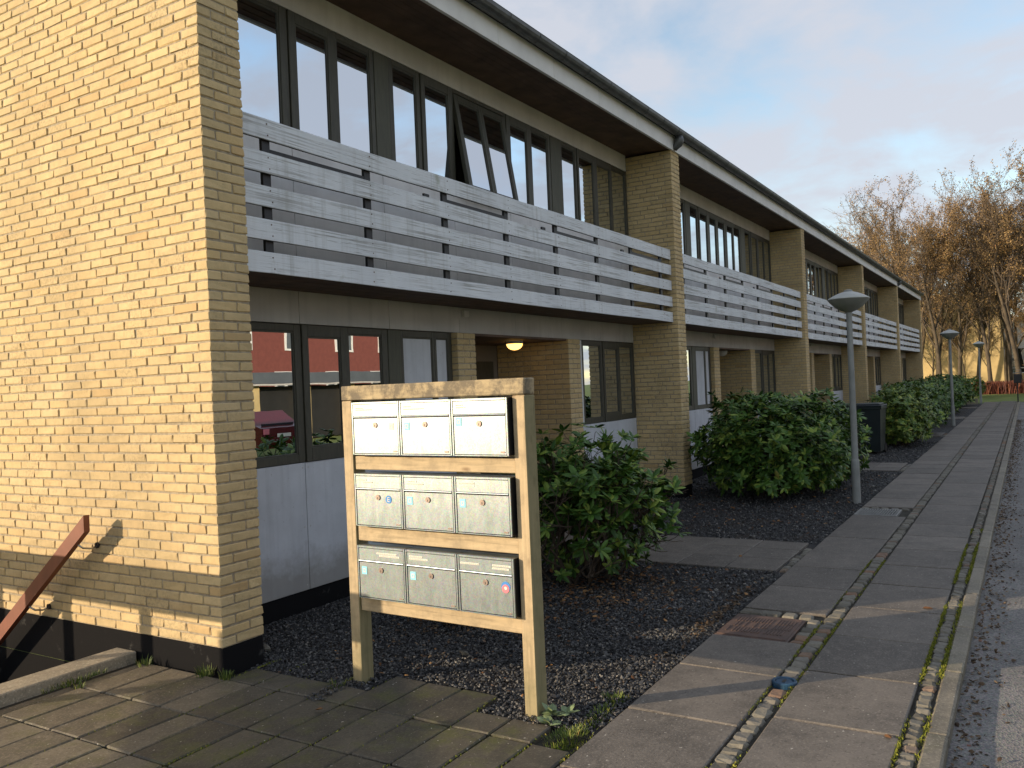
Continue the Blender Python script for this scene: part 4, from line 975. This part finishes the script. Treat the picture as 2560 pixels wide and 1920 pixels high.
# ------------------------------------------------------------------ trees beyond the terrace
def tree_meshes(seed, H, fork, spread, leafiness):
    rng = np.random.default_rng(seed); segs = [[], [], []]; lp = []
    def tubes(p, r, k): segs[0 if k > 4 else 1].append((p, r, k))
    def grow(p0, d, L, r, lv, lm=1.):
        n = (7,5,4,3,3)[lv]; pts = [p0]; wob = (.05,.11,.15,.2,.24)[lv]
        for i in range(n):
            d = norm(d+rng.normal(0,wob,3)+np.array([0,0,(.03,.09,.08,.05,.03)[lv]])); pts.append(pts[-1]+d*L/n)
        pts = np.array(pts); rr = np.linspace(r, r*(.42 if lv else .30), n+1); tubes(pts, rr, (9,6,4,3,3)[lv])
        if lv >= 3:
            m = rng.poisson(leafiness*lm*(1. if lv == 4 else .5))
            for _ in range(m): lp.append(pts[rng.integers(1, n+1)]+rng.normal(0,.09,3))
        if lv == 4: return
        cnt = (rng.integers(7,10), rng.integers(5,8), rng.integers(4,7), rng.integers(5,8))[lv]
        lo = (fork,.25,.2,.15)[lv]
        for i in range(cnt):
            t = lo+(1-lo)*(i+rng.random())/cnt; j = min(n-1, int(t*n)); f = t*n-j; q = pts[j]*(1-f)+pts[j+1]*f
            a = rng.uniform(0,6.28); ref = norm(np.cross(d, [.3,.5,.1])); v = np.cross(d, ref); out = ref*math.cos(a)+v*math.sin(a)
            an = rng.uniform(.35,.75)*spread; nd = norm(d*math.cos(an)+out*math.sin(an))
            grow(q, nd, L*rng.uniform(.42,.66)*(1.15-.45*t if lv == 0 else .95), max(.012, np.interp(t,[0,1],[r, r*.35])*rng.uniform(.45,.65)), lv+1, lm if lv != 1 else rng.choice([.1,.3,.8,1.5,2.]))
    grow(np.array([0,0,-.3]), norm(np.array([rng.normal(0,.05), rng.normal(0,.05), 1])), H*.72, H*.0125, 0)
    tr, cr = MB(), MB()
    for p, r, k in segs[0]: tr.tube(p, r, k, False)
    for p, r, k in segs[1]: cr.tube(p, r, k, False)
    trunk = tr.mesh('trunk', True); twig = cr.mesh('twigs', False)
    lp = np.array(lp); k = len(lp); a = norm(rng.normal(0,1,(k,3))); b = norm(np.cross(a, rng.normal(0,1,(k,3)))); s_ = rng.uniform(.035,.07,(k,1))
    V = np.stack([lp-a*s_, lp+b*s_*.6, lp+a*s_, lp-b*s_*.6], 1).reshape(-1,3); q = np.arange(k*4).reshape(-1,4)
    return trunk, twig, mesh('leaves', V, [q])
TV = [tree_meshes(31,14.2,.26,.88,8), tree_meshes(32,15,.24,.8,5.5), tree_meshes(33,13.6,.28,.95,10), tree_meshes(34,12.6,.22,1.0,7)]
def tree(x, y, v, rz, k, label, dark=False, z=.05):
    o = empty('beech_tree', (x,y,z), rz); k *= .89; o.scale = (k,k,k); tag(o, label, 'tree', 'autumn beeches beyond the terrace')
    for nm, me, mt in zip(('trunk','crown_twigs','crown_leaves'), TV[v], (m_bark, m_twig, m_autumn)):
        if not me.materials: me.materials.append(mt)
        link(nm, me, None, o)
    return o
tl = [(54.5,1.55,1,.3,.92,'forked pale barked tree right behind the end of the terrace'),(58,.35,0,1.9,.95,'straight trunk tree second from the terrace end'),(60,-.55,3,4.0,1.02,'thin trunk tree third from the terrace end'),
      (59,-2.45,2,.8,1.0,'twin stemmed tree before the pale yellow wall'),(62,-3.55,0,3.3,1.02,'tree with crossing stems behind the last lamp post'),(57,-4.05,1,5.2,1.0,'dark leaning tree growing out of the red hedge'),
      (66,2.6,2,2.2,.98,'brown leaved tree rising above the far roof end'),(68,5.2,1,.9,1.0,'tall tree rising behind the roof'),(64,7.2,3,3.0,.98,'slender tree rising behind the roof line'),(70,-1.2,2,5.0,1.06,'bushy brown tree deep in the grove'),
      (72,-5.4,1,1.4,1.1,'tall tree near the far house'),(60,-6.0,2,2.6,1.08,'rusty leaved tree beside the far windows'),(75,9.5,0,.2,.95,'distant bare tree over the roof'),(66,-7.6,3,1.0,1.15,'rusty leaved tree beyond the far windows'),(74,.9,0,4.4,1.05,'straight grey tree deep in the grove'),
      (71,11.5,2,1.2,.85,'faint bare tree low over the roof line'),(63,4.0,0,2.9,.93,'grey branching tree over the last roof bay'),
      (77,3.4,1,2.0,1.1,'tall brown tree far behind the terrace end'),(78,-3.0,2,3.6,1.1,'rusty crown rising behind the grove'),(69,-3.9,3,.5,1.1,'many branched tree before the far wall'),(76,6.4,2,1.1,1.05,'brown crown far over the roof'),(64,1.1,2,5.6,1.0,'leafy brown tree close behind the terrace end'),(67,-9.4,0,2.4,1.2,'tall tree at the rusty end of the grove'),(80,13,1,.7,1.0,'far bare crown low over the roof'),(72,-2.2,3,2.2,.6,'small multi stemmed tree before the pale yellow wall'),(74,-.2,2,.9,.55,'short twiggy tree in the middle of the grove'),(70,1.9,3,4.1,.62,'short spreading tree near the terrace end'),(68,-4.9,2,3.1,.6,'short twiggy tree beside the leaning trunk'),(78,16,2,2.7,1.0,'faintest crown far over the roof'),(73,-7.0,3,5.1,.65,'short rusty tree before the far windows')]
for t in tl: tree(*t)
# red dogwood hedge
rngh = np.random.default_rng(44); n = 14000
x = rngh.uniform(56.5,59.5,n); y = rngh.uniform(-12,-1.55,n); h = rngh.uniform(.45,.85,n); dd = norm(np.stack([rngh.normal(0,.22,n),rngh.normal(0,.22,n),np.ones(n)],-1)); b = np.stack([x,y,np.full(n,.06)],-1); tp = b+dd*h[:,None]; w = np.stack([rngh.normal(0,.010,n),rngh.normal(0,.010,n),np.zeros(n)],-1)+.006
V = np.stack([b-w,b+w,tp+w*.6,tp-w*.6],1).reshape(-1,3)
hd = empty('dogwood_hedge', (0,0,0)); tag(hd, 'low dark red twiggy hedge across the end of the lawn', 'hedge'); link('twigs', mesh('twigs', V, [np.arange(n*4).reshape(-1,4)]), m_dogwood, hd)
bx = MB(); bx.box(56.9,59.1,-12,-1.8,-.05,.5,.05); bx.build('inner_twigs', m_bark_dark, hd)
# rusty shrub at the right edge of the grove
shrub('autumn_shrub', (56.5,-6.1), (1.6,1.5), 5.2, 1900, 'tall rust coloured shrub at the edge of the grove', 46, mat=m_autumn, leaf=.13, width=.5, power=2.0, zmin=.9, inner=.6, n=6, group='far shrubs', nst=30)
shrub('evergreen_shrub', (52.5,-1.3), (1.4,1.0), 1.25, 320, 'dark evergreen shrub left of the red hedge', 47, leaf=.17, group='far shrubs', nst=8)
# far yellow building
fb = empty('far_house', (0,0,0)); tag(fb, 'sunlit yellow brick house beyond the trees with a white fronted bay', 'building')
box('wall', m_far_brick, fb, 82, 92, -2.75, 9.0, -.5, 8.2, .02)
box('roof', m_roof, fb, 81.5, 92.5, -3.0, 9.4, 8.2, 8.45, .02)
box('side_wall', m_far_brick, fb, 84, 92, -14, -2.76, -.5, 1.1, .02)
box('upper_panel', m_white, fb, 84.2, 92, -14, -2.76, 3.3, 5.9, .02)
box('inner_wall', m_inner, fb, 85.2, 92, -14, -2.76, 1.1, 3.3, .02)
for yy in (-2.8,-4.6,-6.6,-8.6): box('window_post', m_white, fb, 84.0, 84.18, yy-.08, yy+.08, 1.1, 3.3, .01)
for a in (-4.5,-6.5,-8.5):
    w = box('window', m_white, fb, 84.05, 84.12, a+.0, a+1.75, 1.1, 1.18, .01); box('pane', m_glass, w, 84.08, 84.10, a, a+1.72, 1.18, 3.28, 0)
box('handrail', m_white, fb, 83.6, 83.66, -9, -2.9, 1.55, 1.62, .01)
box('roof', m_roof, fb, 83.6, 92.5, -14.2, -3.02, 5.9, 6.1, .02)
# red and pale far houses glimpsed between trunks
rh = empty('far_red_house'); tag(rh, 'red brick house glimpsed beyond the rusty trees', 'building')
box('wall', m_red_wall, rh, 110, 118, -12, -6.4, -.5, 10.2, .02); fix_normals(MB().prism([(-12.4,10.2),(-9.2,12.6),(-6.0,10.2)], 0, 109.6, 118.4).build('roof', m_roof, rh))
# black cabinet on a post at the pavement end, pale concrete step
cb = empty('parking_meter', (44.9,-4.05,-.05)); tag(cb, 'black box on a post beside the far end of the kerb', 'street box')
box('post', m_steel, cb, -.03,.03,-.03,.03,0,1.0,.004); box('cabinet', m_black, cb, -.14,.14,-.19,.15,.98,1.42,.02)
for z in (1.5,1.62): MB().tube([(0,-.17,1.40),(0,-.17,z),(0,.13,z),(0,.13,1.40)], .014, 6).build('bar', m_lampgrey, cb)
o = box('concrete_step', m_kerb, None, 45.2, 45.5, -2.30, -1.75, -.1, .20, .01); tag(o, 'low pale concrete block beside the farthest lamp post', 'concrete block')
# ------------------------------------------------------------------ stairwell guard rail and an added shade fence out of view (they throw the shadow bands)
gd = empty('guard_rail', (-1.4,.72,0)); tag(gd, 'timber guard board on posts beside the basement stairwell', 'guard rail')
box('board', m_wood_far, gd, -.02, .02, 0, 5.2, .83, 1.13, .004)
for y in (.55,1.49,2.43,3.37,4.31): box('post', m_wood_far, gd, .022, .09, y-.035, y+.035, -.1, 1.1, .004)
kf = empty('shade_fence', (-2.55,2.72,0), math.atan2(-1.78,-1.87)); tag(kf, 'added timber board fence out of view that shades the forecourt', 'fence')  # made-up fence, placed only to cast shade on the slabs
box('board', m_wood_far, kf, 0, 2.7, -.02, .02, .80, 1.17, .004)
for x in (.15,1.3,2.5): box('post', m_wood_far, kf, x-.04, x+.04, .022, .10, -.1, 1.2, .004)
# ------------------------------------------------------------------ across the road: garages, house and car that the windows mirror
ga = empty('garage_row', (0,-21,0)); tag(ga, 'row of flat roofed garages across the road', 'garage')
box('fascia', m_garage, ga, -6, 40, -.05, .25, 2.35, 2.82, .01); box('gutter_edge', m_panel_grey, ga, -6, 40, .2, .3, 2.27, 2.34, .01)
box('roof', m_roof, ga, -6, 40, -6, -.06, 2.5, 2.7, .01)
for i in range(16):
    x = -5.5+i*2.9; box('pier', m_far_brick, ga, x-.25, x+.25, -.6, 0, -.1, 2.3, .01)
    box('garage_door', m_garage_door, ga, x+.27, x+2.63, -.45, -.38, -.1, 2.25, .01)
rd = empty('red_house', (0,-40,0)); tag(rd, 'red rendered house with white windows behind the garages', 'building')
box('wall', m_red_wall, rd, 10, 70, -8, 0, -.1, 11, .02)
fix_normals(MB().prism([(.5,11),(-4,13.5),(-8.5,11)][::-1], 0, 9.5, 70.5).build('roof', m_roof, rd))
for fl in range(3):
    for i in range(11):
        x = 13.5+i*5.2+(1.1 if fl == 1 else 0); z = 2.1+fl*3.0
        w = MB(); W_, H_ = 2.1, 1.5
        for q in ((0,.16,0,H_),(W_-.16,W_,0,H_),(W_/2-.12,W_/2+.12,0,H_),(.16,W_/2-.12,0,.14),(.16,W_/2-.12,H_-.14,H_),(W_/2+.12,W_-.16,0,.14),(W_/2+.12,W_-.16,H_-.14,H_)): w.box(x+q[0],x+q[1],0,.09,z+q[2],z+q[3],0)
        wo_ = w.build('window', m_white, rd); box('pane', m_garage, wo_, x+.1, x+W_-.1, .01, .03, z+.1, z+H_-.1, 0)
car = empty('parked_car', (15.2,-15.6,-.066), math.radians(95)); tag(car, 'red hatchback parked across the road in front of the garages', 'car')
body = MB(); L_ = 2.0
body.prism([(-2.0,.28),(-2.02,.62),(-1.9,.78),(-1.05,.92),(-.45,1.36),(.95,1.42),(1.65,1.0),(1.98,.92),(2.02,.5),(1.95,.28)], 1, -.82, .82); bo = fix_normals(body.build('body', m_carred, car))
gl = MB(); gl.prism([(-.95,.95),(-.45,1.32),(.9,1.37),(1.5,1.02)], 1, -.826, .826); fix_normals(gl.build('side_window', m_garage_door, car))
gw2 = MB(); gw2.box(1.70,1.715,-.6,.6,.98,1.05,0).box(-1.0,-.9,-.65,.65,.96,1.0,0); gw2.build('rear_window', m_garage_door, car)
for sx in (-1.25,1.3):
    for sy in (-.80,.80): MB().tube([(sx,sy-.1,.31),(sx,sy+.1,.31)], .31, 20).build('wheel', m_rubber, car)
box('number_plate', m_label, car, 2.02, 2.035, -.26, .26, .62, .73, .004); box('number_plate', m_label, car, -2.035, -2.025, -.26, .26, .45, .56, .004)
for sy in (-.66,.66): box('tail_light', m_red_st, car, 1.99, 2.03, sy-.11, sy+.11, .72, .90, .01); box('headlight', m_white, car, -2.0, -1.93, sy-.13, sy+.13, .64, .76, .01)
